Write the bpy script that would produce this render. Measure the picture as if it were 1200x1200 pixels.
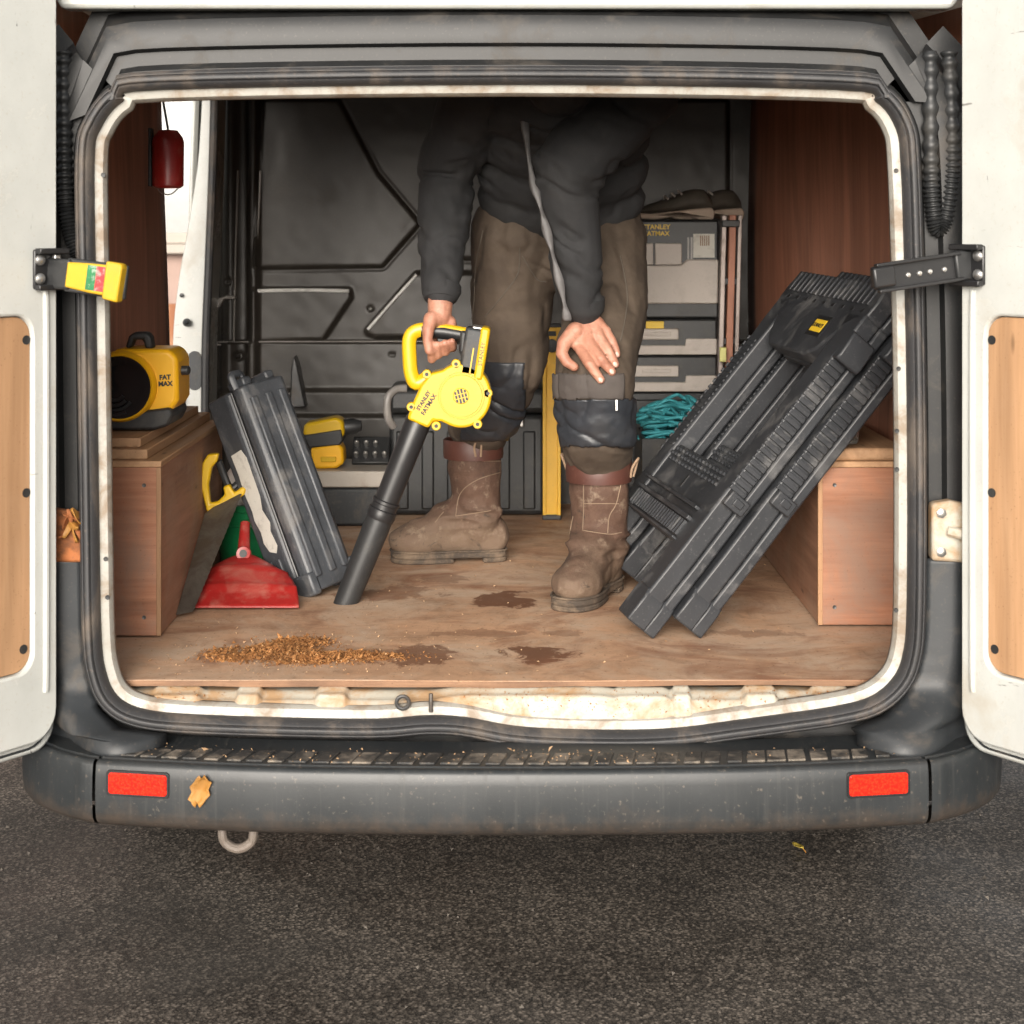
import bpy, bmesh, math, random
import numpy as np
from mathutils import Vector, Matrix, Euler
R = math.radians
random.seed(7); rng = np.random.default_rng(7)
scene = bpy.context.scene
for o in list(bpy.data.objects): bpy.data.objects.remove(o)

# ------------------------------------------------------------------ camera, light, exposure
F = 1971.0; CAMY = -3.0; CAMZ = 1.35; HOR = 271.0; FLOOR = 0.55
cam_d = bpy.data.cameras.new('camera'); cam = bpy.data.objects.new('camera', cam_d)
scene.collection.objects.link(cam); scene.camera = cam
cam.location = (0, CAMY, CAMZ); cam.rotation_euler = (R(90), 0, 0)
cam_d.sensor_width = 36.0; cam_d.lens = F / 1200 * 36.0
cam_d.shift_y = -(600 - HOR) / 1200.0
cam_d.clip_start = 0.05; cam_d.clip_end = 500
cam_d.dof.use_dof = True; cam_d.dof.focus_distance = 3.55; cam_d.dof.aperture_fstop = 7.0

SUN_EL, SUN_AZ = R(14), R(7)          # sun behind the camera, a little to its left
world = bpy.data.worlds.new('World'); scene.world = world; world.use_nodes = True
wn = world.node_tree.nodes; wl = world.node_tree.links
bg = wn['Background']
sky = wn.new('ShaderNodeTexSky'); sky.sky_type = 'NISHITA'; sky.sun_disc = False
sky.sun_elevation = SUN_EL; sky.sun_rotation = math.pi + SUN_AZ
sky.air_density = 1.0; sky.dust_density = 4.0; sky.ozone_density = 1.0
hsv = wn.new('ShaderNodeHueSaturation'); hsv.inputs['Saturation'].default_value = 0.22
wl.new(sky.outputs[0], hsv.inputs['Color']); wl.new(hsv.outputs[0], bg.inputs['Color'])
bg.inputs['Strength'].default_value = 0.15
sun_d = bpy.data.lights.new('sun', 'SUN'); sun = bpy.data.objects.new('sun', sun_d)
scene.collection.objects.link(sun)
sun_d.energy = 3.3; sun_d.angle = R(38); sun_d.color = (1.0, 0.91, 0.80)
sun.rotation_euler = (R(90) - SUN_EL, 0, -SUN_AZ)
vs = scene.view_settings
vs.view_transform = 'Standard'; vs.look = 'None'; vs.exposure = 0.54; vs.gamma = 1.0; vs.use_curve_mapping = False
scene.render.engine = 'CYCLES'
scene.cycles.use_denoising = True; scene.cycles.max_bounces = 8; scene.cycles.diffuse_bounces = 4
scene.cycles.caustics_reflective = False; scene.cycles.caustics_refractive = False

# ------------------------------------------------------------------ helpers
def P(x, y, Y):
    """measured point of the photograph at depth Y -> metres"""
    d = Y - CAMY
    return Vector(((x - 600) * d / F, Y, CAMZ - (y - HOR) * d / F))
def PF(x, y):
    """measured point lying on the load floor"""
    d = F * (CAMZ - FLOOR) / (y - HOR)
    return Vector(((x - 600) * d / F, d + CAMY, FLOOR))
_T = rng.random((64, 64, 64))
def vnoise(p):
    p = np.asarray(p, float); i = np.floor(p).astype(int); f = p - i; f = f * f * (3 - 2 * f)
    out = 0
    for a in (0, 1):
        for b in (0, 1):
            for c in (0, 1):
                w = (f[..., 0] if a else 1 - f[..., 0]) * (f[..., 1] if b else 1 - f[..., 1]) * (f[..., 2] if c else 1 - f[..., 2])
                out = out + w * _T[(i[..., 0] + a) % 64, (i[..., 1] + b) % 64, (i[..., 2] + c) % 64]
    return out * 2 - 1
def sstep(a, b, x):
    t = np.clip((x - a) / (b - a), 0, 1); return t * t * (3 - 2 * t)

class MB:
    def __init__(s): s.v = []; s.f = []
    def add(s, vs_, fs):
        n = len(s.v); s.v += [tuple(v) for v in vs_]; s.f += [tuple(i + n for i in f) for f in fs]; return s
    def box(s, lo, hi, M=None):
        x0, y0, z0 = lo; x1, y1, z1 = hi
        v = [Vector(p) for p in ((x0,y0,z0),(x1,y0,z0),(x1,y1,z0),(x0,y1,z0),(x0,y0,z1),(x1,y0,z1),(x1,y1,z1),(x0,y1,z1))]
        if M: v = [M @ p for p in v]
        return s.add(v, [(0,3,2,1),(4,5,6,7),(0,1,5,4),(1,2,6,5),(2,3,7,6),(3,0,4,7)])
    def prism(s, poly, a, b, M=None, axis='Y'):
        """poly: 2-D outline; extruded from a to b along axis (Y: poly=(x,z); Z: (x,y); X: (y,z))"""
        def mk(p, t):
            if axis == 'Y': q = Vector((p[0], t, p[1]))
            elif axis == 'Z': q = Vector((p[0], p[1], t))
            else: q = Vector((t, p[0], p[1]))
            return M @ q if M else q
        n = len(poly)
        v = [mk(p, a) for p in poly] + [mk(p, b) for p in poly]
        fs = [tuple(range(n)), tuple(range(2 * n - 1, n - 1, -1))]
        fs += [(i, n + i, n + (i + 1) % n, (i + 1) % n) for i in range(n)]
        return s.add(v, fs)
    def tube(s, pts, r, n=10, closed=False, flat=1.0):
        pts = [Vector(p) for p in pts]; m = len(pts)
        rr = r if isinstance(r, (list, tuple)) else [r] * m
        up = Vector((0.13, 0.21, 0.97)); v = []
        nrm = None
        for i, p in enumerate(pts):
            if closed: t = pts[(i + 1) % m] - pts[i - 1]
            else: t = pts[min(i + 1, m - 1)] - pts[max(i - 1, 0)]
            t.normalize()
            if nrm is None:
                a = up.cross(t)
                if a.length < 1e-4: a = Vector((1, 0, 0)).cross(t)
                a.normalize()
            else:
                a = nrm - t * nrm.dot(t); a.normalize()
            nrm = a; b = t.cross(a)
            for k in range(n):
                q = 2 * math.pi * k / n
                v.append(p + (a * math.cos(q) + b * math.sin(q) * flat) * rr[i])
        fs = []
        for i in range(m if closed else m - 1):
            j = (i + 1) % m
            for k in range(n):
                l = (k + 1) % n
                fs.append((i * n + k, i * n + l, j * n + l, j * n + k))
        if not closed:
            fs.append(tuple(range(n - 1, -1, -1))); fs.append(tuple(range((m - 1) * n, m * n)))
        return s.add(v, fs)
    def cyl(s, a, b, r, n=16, r2=None): return s.tube([a, b], [r, r if r2 is None else r2], n)
    def lathe(s, prof, c, axis, n=28, cap=True):
        """prof: (radius, height) along axis from c"""
        ax = Vector(axis).normalized(); a = Vector((0.3, 0.1, 1)).cross(ax)
        if a.length < .05: a = Vector((1, 0, 0)).cross(ax)
        a.normalize(); b = ax.cross(a); c = Vector(c); v = []
        for r_, h in prof:
            for k in range(n):
                q = 2 * math.pi * k / n
                v.append(c + ax * h + (a * math.cos(q) + b * math.sin(q)) * max(r_, 1e-5))
        m = len(prof); fs = []
        for i in range(m - 1):
            for k in range(n):
                l = (k + 1) % n; fs.append((i * n + k, i * n + l, (i + 1) * n + l, (i + 1) * n + k))
        if cap: fs.append(tuple(range(n - 1, -1, -1))); fs.append(tuple(range((m - 1) * n, m * n)))
        return s.add(v, fs)
    def grid(s, A, closed_u=False):
        A = np.asarray(A); nu, nv = A.shape[:2]
        fs = []
        for i in range(nu if closed_u else nu - 1):
            j = (i + 1) % nu
            for k in range(nv - 1):
                fs.append((i * nv + k, j * nv + k, j * nv + k + 1, i * nv + k + 1))
        return s.add(A.reshape(-1, 3).tolist(), fs)
    def sphere(s, c, r, n=14, m=9, M=None):
        c = Vector(c); rx, ry, rz = (r, r, r) if not hasattr(r, '__len__') else r
        v = []; fs = []
        for i in range(m + 1):
            th = math.pi * i / m
            for k in range(n):
                q = 2 * math.pi * k / n
                p = Vector((rx * math.sin(th) * math.cos(q), ry * math.sin(th) * math.sin(q), rz * math.cos(th)))
                v.append(c + (M @ p if M else p))
        for i in range(m):
            for k in range(n):
                l = (k + 1) % n; fs.append((i * n + k, (i + 1) * n + k, (i + 1) * n + l, i * n + l))
        return s.add(v, fs)

ORG = {}
def link(o): scene.collection.objects.link(o); return o
def tag(o, label, cat, group=None, kind=None):
    if label: o['label'] = label
    if cat: o['category'] = cat
    if group: o['group'] = group
    if kind: o['kind'] = kind
    return o
def thing(name, loc, label, cat, group=None):
    o = link(bpy.data.objects.new(name, None)); o.location = loc; o.empty_display_size = .05
    ORG[o.name] = Vector(loc); tag(o, label, cat, group); return o
def fix_mesh(me, ang=32):
    bm = bmesh.new(); bm.from_mesh(me)
    bmesh.ops.remove_doubles(bm, verts=bm.verts, dist=1e-6)
    bmesh.ops.recalc_face_normals(bm, faces=bm.faces)
    bm.to_mesh(me); bm.free()
    me.polygons.foreach_set('use_smooth', [True] * len(me.polygons))
    me.set_sharp_from_angle(angle=R(ang))
def build(name, mb, mat, parent=None, org=None, bevel=0, seg=2, solid=0, ang=32, sub=0, kind=None, fix=True):
    org = ORG[parent.name] if parent is not None else Vector(org if org is not None else (0, 0, 0))
    me = bpy.data.meshes.new(name)
    me.from_pydata([(v[0] - org[0], v[1] - org[1], v[2] - org[2]) for v in mb.v], [], mb.f)
    if fix: fix_mesh(me, ang)
    me.materials.append(mat)
    o = link(bpy.data.objects.new(name, me)); ORG[o.name] = org
    if parent is not None: o.parent = parent
    else: o.location = org
    if solid:
        m = o.modifiers.new('solid', 'SOLIDIFY'); m.thickness = abs(solid); m.offset = -1 if solid > 0 else 1
    if bevel:
        m = o.modifiers.new('bevel', 'BEVEL'); m.width = bevel; m.segments = seg; m.limit_method = 'ANGLE'; m.angle_limit = R(35)
        m.harden_normals = False
    if sub:
        m = o.modifiers.new('sub', 'SUBSURF'); m.levels = sub; m.render_levels = sub
    if kind: o['kind'] = kind
    return o
def share(o, parent=None, M=None):
    c = link(o.copy()); c.parent = parent if parent is not None else o.parent
    if M is not None: c.matrix_basis = M
    ORG[c.name] = ORG[o.name]; return c
def text(body, size, M, mat, parent, name='lettering', ext=.0006, bold=0.0, align='CENTER', sx=1.0):
    cu = bpy.data.curves.new('t', 'FONT'); cu.body = body; cu.size = size; cu.align_x = align; cu.align_y = 'CENTER'
    cu.extrude = ext; cu.offset = bold; cu.resolution_u = 3
    t = link(bpy.data.objects.new('t', cu)); dg = bpy.context.evaluated_depsgraph_get()
    me = bpy.data.meshes.new_from_object(t.evaluated_get(dg)); bpy.data.objects.remove(t)
    org = ORG[parent.name]
    me.transform(Matrix.Translation(-org) @ M @ Matrix.Diagonal((sx, 1, 1, 1))); me.materials.clear(); me.materials.append(mat)
    o = link(bpy.data.objects.new(name, me)); o.parent = parent; ORG[o.name] = org; return o
def frame(o, x, y):
    """matrix with local x, y axes given, origin o"""
    x = Vector(x).normalized(); y = Vector(y); y = (y - x * x.dot(y)).normalized(); z = x.cross(y)
    return Matrix(((x[0], y[0], z[0], o[0]), (x[1], y[1], z[1], o[1]), (x[2], y[2], z[2], o[2]), (0, 0, 0, 1)))
def spline(pts, n, closed=False):
    """Catmull-Rom through pts, n samples per span"""
    p = [np.array(q, float) for q in pts]; m = len(p); out = []
    for i in range(m if closed else m - 1):
        g = lambda k: p[k % m] if closed else p[max(0, min(m - 1, k))]
        a, b, c, d = g(i - 1), g(i), g(i + 1), g(i + 2)
        for j in range(n):
            t = j / n
            out.append(.5 * ((2 * b) + (c - a) * t + (2 * a - 5 * b + 4 * c - d) * t * t + (3 * b - a - 3 * c + d) * t ** 3))
    if not closed: out.append(p[-1])
    return [tuple(q) for q in out]

# ------------------------------------------------------------------ materials
class NT:
    def __init__(s, name):
        s.m = bpy.data.materials.new(name); s.m.use_nodes = True; s.n = s.m.node_tree.nodes; s.l = s.m.node_tree.links
        s.b = s.n['Principled BSDF']; s.co = s.n.new('ShaderNodeTexCoord')
    def mapping(s, scale=(1, 1, 1), rot=(0, 0, 0), src='Object'):
        m = s.n.new('ShaderNodeMapping'); m.inputs['Scale'].default_value = scale; m.inputs['Rotation'].default_value = rot
        s.l.new(s.co.outputs[src], m.inputs[0]); return m.outputs[0]
    def noise(s, vec, scale, detail=4, rough=.55, dist=0):
        n = s.n.new('ShaderNodeTexNoise'); n.inputs['Scale'].default_value = scale; n.inputs['Detail'].default_value = detail
        n.inputs['Roughness'].default_value = rough; n.inputs['Distortion'].default_value = dist
        s.l.new(vec, n.inputs['Vector']); return n.outputs[0]
    def vor(s, vec, scale, feat='F1'):
        n = s.n.new('ShaderNodeTexVoronoi'); n.inputs['Scale'].default_value = scale; n.feature = feat
        s.l.new(vec, n.inputs['Vector']); return n.outputs[0]
    def vcol(s, vec, scale):
        n = s.n.new('ShaderNodeTexVoronoi'); n.inputs['Scale'].default_value = scale
        s.l.new(vec, n.inputs['Vector']); bw = s.n.new('ShaderNodeRGBToBW'); s.l.new(n.outputs['Color'], bw.inputs[0]); return bw.outputs[0]
    def ramp(s, fac, stops):
        r = s.n.new('ShaderNodeValToRGB'); e = r.color_ramp.elements
        while len(e) < len(stops): e.new(.5)
        for k, (p, c) in enumerate(stops):
            e[k].position = p; e[k].color = (c, c, c, 1) if not hasattr(c, '__len__') else (*c[:3], 1)
        s.l.new(fac, r.inputs[0]); return r.outputs[0]
    def mix(s, fac, a, b, mode='MIX'):
        m = s.n.new('ShaderNodeMix'); m.data_type = 'RGBA'; m.blend_type = mode
        for sock, v in ((m.inputs[0], fac), (m.inputs[6], a), (m.inputs[7], b)):
            if hasattr(v, 'links'): s.l.new(v, sock)
            elif hasattr(v, '__len__'): sock.default_value = (*v[:3], 1)
            else: sock.default_value = v
        return m.outputs[2]
    def math(s, op, a, b=0.0):
        m = s.n.new('ShaderNodeMath'); m.operation = op
        for sock, v in ((m.inputs[0], a), (m.inputs[1], b)):
            if hasattr(v, 'links'): s.l.new(v, sock)
            else: sock.default_value = v
        return m.outputs[0]
    def bump(s, h, strength=.3, dist=.002):
        b = s.n.new('ShaderNodeBump'); b.inputs['Strength'].default_value = strength; b.inputs['Distance'].default_value = dist
        s.l.new(h, b.inputs['Height'])
        prev = s.b.inputs['Normal'].links
        if prev: s.l.new(prev[0].from_socket, b.inputs['Normal'])
        s.l.new(b.outputs[0], s.b.inputs['Normal'])
    def col(s, c):
        if hasattr(c, 'links'): s.l.new(c, s.b.inputs['Base Color'])
        else: s.b.inputs['Base Color'].default_value = (*c[:3], 1)
    def set(s, rough=None, metal=None, **kw):
        if rough is not None:
            if hasattr(rough, 'links'): s.l.new(rough, s.b.inputs['Roughness'])
            else: s.b.inputs['Roughness'].default_value = rough
        if metal is not None: s.b.inputs['Metallic'].default_value = metal
        for k, v in kw.items(): s.b.inputs[k.replace('_', ' ')].default_value = v
        return s

def simple(name, c, rough=.5, metal=0, var=.25, dirt=None, dirt_amt=.4, dirt_scale=6, bump=.15, bscale=120, bd=.0006, stretch=(1, 1, 1)):
    """painted / moulded surface: tone variation, dirt patches, scuffs and fine relief"""
    t = NT(name); v = t.mapping(); vs_ = t.mapping(stretch)
    n1 = t.noise(vs_, 9, 5, .6)
    lo = tuple(x * (1 - var) for x in c); hi = tuple(min(1, x * (1 + var)) for x in c)
    base = t.ramp(n1, [(.3, lo), (.7, hi)])
    if dirt:
        n2 = t.noise(vs_, dirt_scale, 9, .68, .4)
        a = .62 - .3 * dirt_amt
        msk = t.ramp(n2, [(a, 0), (a + .16, min(1, dirt_amt * 1.5))])
        base = t.mix(msk, base, dirt)
        fine = t.ramp(t.noise(v, 160, 3, .6), [(.60, 0), (.72, .5 * min(1, dirt_amt * 1.6))])
        base = t.mix(fine, base, dirt)
        t.set(t.math('ADD', t.math('MULTIPLY', msk, .35), rough))
    else:
        t.set(t.math('ADD', t.math('MULTIPLY', n1, .16), rough - .08))
    t.col(base); t.set(None, metal)
    t.bump(t.noise(v, bscale, 4, .6), bump, bd)
    return t.m

def plywood(name, lo, hi, along='X', dirt=(.5, .36, .24), dirt_amt=.3, knots=True, gr=1.0, rough=.62, spec=.3):
    t = NT(name); sc = {'X': (1.2, 22, 22), 'Y': (22, 1.2, 22), 'Z': (22, 22, 1.2)}[along]
    v = t.mapping(); vg = t.mapping(sc)
    sw = {'X': (.35, 3, 3), 'Y': (3, .35, 3), 'Z': (3, 3, .35)}[along]
    n1 = t.noise(vg, 2.2 * gr, 6, .65, .6); n2 = t.noise(t.mapping(sw), 2.4, 4, .55, 1.2)
    c = t.ramp(n1, [(.25, lo), (.75, hi)])
    band = t.ramp(n2, [(.35, .72), (.65, 1.18)])
    c = t.mix(1.0, c, band, 'MULTIPLY')
    if knots:
        k = t.vor(t.mapping(tuple(x ** .5 if x > 2 else x for x in sc)), 3.1)
        c = t.mix(t.ramp(k, [(.03, .85), (.09, 0)]), c, tuple(x * .35 for x in lo))
    msk = t.ramp(t.noise(v, 5.5, 10, .7, .5), [(.62 - .3 * dirt_amt, 0), (.80 - .3 * dirt_amt, min(1, dirt_amt * 1.4))])
    c = t.mix(msk, c, dirt)
    spk = t.ramp(t.noise(v, 210, 3, .6), [(.64, 0), (.72, .55)])
    c = t.mix(spk, c, tuple(x * .4 for x in lo))
    t.col(c); t.set(rough); t.b.inputs['Specular IOR Level'].default_value = spec
    t.bump(n1, .25, .0012); t.bump(t.noise(v, 260, 2, .6), .12, .0006)
    return t.m
MUD = (.30, .21, .13); DUST = (.40, .30, .20)
M_white = simple('white_paint', (.50, .51, .485), .26, var=.07, dirt=(.36, .29, .20), dirt_amt=.30, dirt_scale=4, bump=.05)
def scuffed_white():
    m = M_white; t = NT.__new__(NT); t.m = m; t.n = m.node_tree.nodes; t.l = m.node_tree.links; t.b = t.n['Principled BSDF']; t.co = t.n.new('ShaderNodeTexCoord')
    v = t.mapping((26, 26, 7)); src = t.b.inputs['Base Color'].links[0].from_socket
    c = t.mix(t.ramp(t.noise(v, 1.3, 6, .72, .6), [(.665, 0), (.69, .8)]), src, (.06, .055, .05))
    c = t.mix(t.ramp(t.noise(t.mapping((3, 3, 22), (0, .6, 0)), 1.6, 5, .7), [(.69, 0), (.71, .7)]), c, (.10, .09, .08))
    t.col(c)
scuffed_white()
M_white_dirty = simple('white_paint_dirty', (.42, .395, .33), .5, var=.12, dirt=(.36, .22, .11), dirt_amt=.62, dirt_scale=12, bump=.25, bscale=60)
M_flange = simple('flange_paint', (.37, .36, .325), .42, var=.10, dirt=(.22, .155, .10), dirt_amt=.52, dirt_scale=14, bump=.15)
M_rubber = simple('seal_rubber', (.036, .036, .038), .55, var=.25, dirt=(.19, .15, .115), dirt_amt=.36, dirt_scale=9, stretch=(1, 1, .5), bump=.2)
M_jamb = simple('jamb_black', (.013, .0135, .014), .5, var=.3, dirt=(.12, .10, .08), dirt_amt=.28, dirt_scale=9)
M_clad = simple('grey_plastic', (.024, .027, .030), .5, var=.2, dirt=(.12, .10, .08), dirt_amt=.34, dirt_scale=13, bump=.25, bscale=220)
M_black = simple('black_plastic', (.020, .021, .022), .45, var=.25, dirt=(.10, .09, .075), dirt_amt=.25, dirt_scale=9, bump=.2, bscale=260)
M_black_clean = simple('black_plastic_clean', (.016, .016, .017), .38, var=.2, bump=.15, bscale=260)
M_horse = simple('sawhorse_plastic', (.030, .032, .036), .42, var=.2, dirt=(.19, .185, .18), dirt_amt=.32, dirt_scale=11, bump=.25, bscale=180)
M_case = simple('case_plastic', (.055, .060, .068), .42, var=.3, dirt=(.20, .19, .18), dirt_amt=.40, dirt_scale=9, bump=.3, bscale=110)
M_bulk = simple('bulkhead_paint', (.036, .031, .026), .42, var=.2, dirt=(.10, .085, .07), dirt_amt=.22, dirt_scale=5, bump=.1, bscale=80)
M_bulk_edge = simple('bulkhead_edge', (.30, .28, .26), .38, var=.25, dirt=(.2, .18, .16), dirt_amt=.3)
M_bulk_glint = simple('painted_glint', (.66, .65, .62), .35, var=.2, dirt=(.3, .28, .25), dirt_amt=.3, dirt_scale=30)  # near-white tone stands in for a glint on the bulkhead pressings
M_steel = simple('steel', (.50, .49, .47), .35, .9, var=.2, bump=.1)
M_dsteel = simple('dark_steel', (.10, .10, .10), .42, .7, var=.3, dirt=(.12, .08, .05), dirt_amt=.3)
M_yellow = simple('tool_yellow', (.57, .355, .007), .34, var=.07, dirt=(.40, .26, .06), dirt_amt=.18, dirt_scale=20, bump=.08, bscale=200)
M_yellow2 = simple('strap_yellow', (.52, .32, .012), .45, var=.08, dirt=(.35, .24, .08), dirt_amt=.25, dirt_scale=14)
M_amber = simple('inflator_amber', (.80, .42, .01), .38, var=.06, bump=.08)
M_grey = simple('light_grey_plastic', (.47, .42, .375), .5, var=.06, dirt=(.18, .15, .12), dirt_amt=.25, dirt_scale=8)
M_red = simple('red_plastic', (.30, .016, .014), .35, var=.2, dirt=(.40, .16, .12), dirt_amt=.36, dirt_scale=14)
M_green = simple('green_plastic', (.010, .19, .065), .35, var=.12, dirt=(.1, .16, .1), dirt_amt=.25)
M_print = simple('black_print', (.012, .012, .012), .5, var=.1, bump=0)
M_printy = simple('yellow_print', (.75, .50, .03), .5, var=.1, bump=0)
M_paper = simple('paper_label', (.62, .60, .54), .7, var=.05, dirt=(.20, .18, .16), dirt_amt=.30, dirt_scale=30)
M_rope = simple('teal_rope', (.045, .30, .34), .6, var=.35, bump=.6, bscale=400, bd=.002)
M_glass_black = simple('black_lens', (.012, .012, .013), .12, var=.1, bump=0)
M_leaf = simple('dry_leaf', (.32, .15, .030), .6, var=.4, bump=.3)
M_rust = simple('rust', (.30, .10, .03), .8, var=.4, dirt=(.1, .05, .03), dirt_amt=.5, dirt_scale=30, bump=.6)
M_ply_lining = plywood('lining_plywood', (.31, .128, .078), (.46, .205, .130), 'Z', dirt=(.45, .22, .14), dirt_amt=.25, knots=False, rough=.5, spec=.35)
M_ply_box = plywood('box_plywood', (.27, .115, .064), (.40, .190, .112), 'X', dirt=(.26, .16, .115), dirt_amt=.6, gr=2.2)
M_ply_boxside = plywood('box_plywood_side', (.30, .155, .095), (.44, .24, .155), 'Y', dirt=(.36, .25, .18), dirt_amt=.45, gr=2.0)
M_ply_edge = plywood('plywood_edge', (.27, .145, .075), (.42, .25, .14), 'Z', dirt_amt=.2, knots=False)
M_plank = plywood('plank_wood', (.36, .20, .105), (.52, .32, .18), 'Y', dirt=(.30, .19, .12), dirt_amt=.3)
M_ply_door = plywood('door_plywood', (.40, .225, .115), (.52, .31, .17), 'Z', dirt=(.40, .25, .15), dirt_amt=.22)

def reflector():
    t = NT('red_reflector'); v = t.mapping()
    w = t.vor(v, 260); t.col(t.ramp(w, [(.2, (.80, .035, .012)), (.7, (.55, .015, .008))])); t.set(.15); t.bump(w, .4, .001); return t.m
M_refl = reflector()
def floor_mat():
    t = NT('floor_plywood'); v = t.mapping(); vg = t.mapping((1.0, 16, 16))
    n1 = t.noise(vg, 2.4, 7, .68, .8); n2 = t.noise(t.mapping((.5, 2.5, 2.5)), 2.2, 4, .55, 1.0)
    c = t.ramp(n1, [(.15, (.52, .31, .190)), (.85, (.60, .375, .238))])
    c = t.mix(1.0, c, t.ramp(n2, [(.35, .84), (.65, 1.08)]), 'MULTIPLY')
    mot = t.noise(v, 11, 10, .74, .9); c = t.mix(1.0, c, t.ramp(mot, [(.32, .62), (.5, .95), (.68, 1.12)]), 'MULTIPLY')   # blotchy wear
    ash = t.ramp(t.noise(v, 4.2, 10, .74, .6), [(.42, 0), (.62, .85)])       # grey trodden-in dust
    c = t.mix(ash, c, (.58, .44, .325))
    wob = t.noise(v, 16, 8, .72, .5)
    for (px, py, rx, ry, amt) in ((492, 768, 58, 15, .75), (632, 767, 40, 12, .9), (590, 702, 42, 11, .9), (462, 694, 60, 9, .55),
                                  (560, 742, 60, 6, .45), (880, 742, 60, 5, .4), (520, 678, 40, 6, .5), (760, 716, 50, 5, .35), (660, 742, 24, 4, .4)):
        a = PF(px, py); b = PF(px + rx, py); d = PF(px, py + ry)
        m = t.n.new('ShaderNodeMapping'); sx = 1 / abs(b[0] - a[0]); sy = 1 / abs(d[1] - a[1])
        m.inputs['Location'].default_value = (-a[0] * sx, -(a[1] - 1.0) * sy, 0); m.inputs['Scale'].default_value = (sx, sy, 0)
        t.l.new(t.co.outputs['Object'], m.inputs[0])
        ln = t.n.new('ShaderNodeVectorMath'); ln.operation = 'LENGTH'; t.l.new(m.outputs[0], ln.inputs[0])
        dist = t.math('ADD', ln.outputs[1], t.math('MULTIPLY', t.math('SUBTRACT', wob, .5), 3.6))
        c = t.mix(t.ramp(dist, [(.70, amt), (.92, 0)]), c, (.145, .062, .034))
    damp = t.ramp(t.noise(t.mapping((1, 1.6, 1)), 3.4, 9, .66, 1.1), [(.50, 0), (.66, .75)])   # broad trodden brown staining
    c = t.mix(damp, c, (.26, .118, .066))
    scr = t.ramp(t.noise(t.mapping((3, 60, 1), (0, 0, .5)), 2.2, 5, .7), [(.63, 0), (.68, .5)]); c = t.mix(scr, c, (.60, .43, .29))
    scr = t.ramp(t.noise(t.mapping((70, 3, 1), (0, 0, .35)), 1.7, 5, .7), [(.66, 0), (.70, .45)]); c = t.mix(scr, c, (.20, .10, .055))
    spk = t.noise(v, 130, 4, .62)
    c = t.mix(t.ramp(spk, [(.63, 0), (.70, .75)]), c, (.14, .065, .03))
    c = t.mix(t.ramp(t.noise(v, 95, 4, .62), [(.66, 0), (.72, .6)]), c, (.62, .47, .30))
    t.col(c); t.set(.68); t.b.inputs['Specular IOR Level'].default_value = .25
    t.bump(n1, .15, .001); t.bump(mot, .35, .002); t.bump(spk, .3, .001); return t.m
M_floor = floor_mat()
def asphalt():
    t = NT('asphalt'); v = t.mapping()
    a = t.vor(v, 170); n = t.noise(v, 3.5, 8, .65); f = t.noise(v, 330, 4, .7)
    c = t.ramp(t.vcol(v, 170), [(.2, (.026, .022, .018)), (.55, (.095, .080, .066)), (.85, (.25, .212, .175))])
    c = t.mix(1.0, c, t.ramp(a, [(.2, 1.2), (.7, .45)]), 'MULTIPLY')
    c = t.mix(t.ramp(f, [(.54, 0), (.66, .85)]), c, (.26, .225, .19))
    c = t.mix(1.0, c, t.ramp(n, [(.3, .65), (.7, 1.25)]), 'MULTIPLY')
    c = t.mix(t.ramp(t.noise(v, 1.3, 3, .5, .8), [(.54, 0), (.64, .45)]), c, (.040, .035, .030))
    t.col(c); t.set(t.ramp(t.noise(v, 2.0, 5, .6), [(.4, .55), (.65, .85)])); t.bump(a, .35, .002); t.bump(f, .5, .002); return t.m
M_asphalt = asphalt()
M_flooredge = plywood('floor_edge', (.17, .085, .045), (.30, .17, .095), 'X', dirt=(.13, .07, .04), dirt_amt=.5, knots=False, gr=2.5)
def bumper_mat():
    t = NT('bumper_plastic'); v = t.mapping(); vz = t.mapping((46, 8, 1.4))
    n = t.noise(v, 7, 6, .62)
    c = t.ramp(n, [(.3, (.017, .020, .022)), (.7, (.029, .032, .034))])
    run = t.ramp(t.noise(vz, 1.6, 6, .7), [(.55, 0), (.75, .45)])
    c = t.mix(run, c, (.075, .072, .065))
    sp = t.ramp(t.noise(v, 120, 5, .65), [(.61, 0), (.70, .6)]); c = t.mix(sp, c, (.15, .125, .10))
    sepz = t.n.new('ShaderNodeSeparateXYZ'); t.l.new(t.co.outputs['Object'], sepz.inputs[0])
    low = t.ramp(t.math('ADD', sepz.outputs[2], t.math('MULTIPLY', t.math('SUBTRACT', t.noise(v, 26, 8, .72), .5), .12)), [(.345, .5), (.385, 0)])
    c = t.mix(low, c, (.09, .064, .046))                                         # road grime thrown up on the lower lip
    t.col(c); t.set(t.math('ADD', t.math('MULTIPLY', run, .25), .42)); t.bump(t.noise(v, 300, 3, .6), .2, .0006); return t.m
M_bumper = bumper_mat()
M_tread = simple('bumper_tread', (.030, .030, .030), .62, var=.3, dirt=(.26, .22, .175), dirt_amt=.55, dirt_scale=14, bump=.4, bscale=140)

# ------------------------------------------------------------------ setting: ground
g = MB(); g.grid([[(x, y, 0) for y in np.linspace(-40, 80, 13)] for x in np.linspace(-60, 60, 13)])
ground = build('ground', g, M_asphalt); tag(ground, 'dark damp asphalt of the yard under the van', 'ground', kind='structure')

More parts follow.
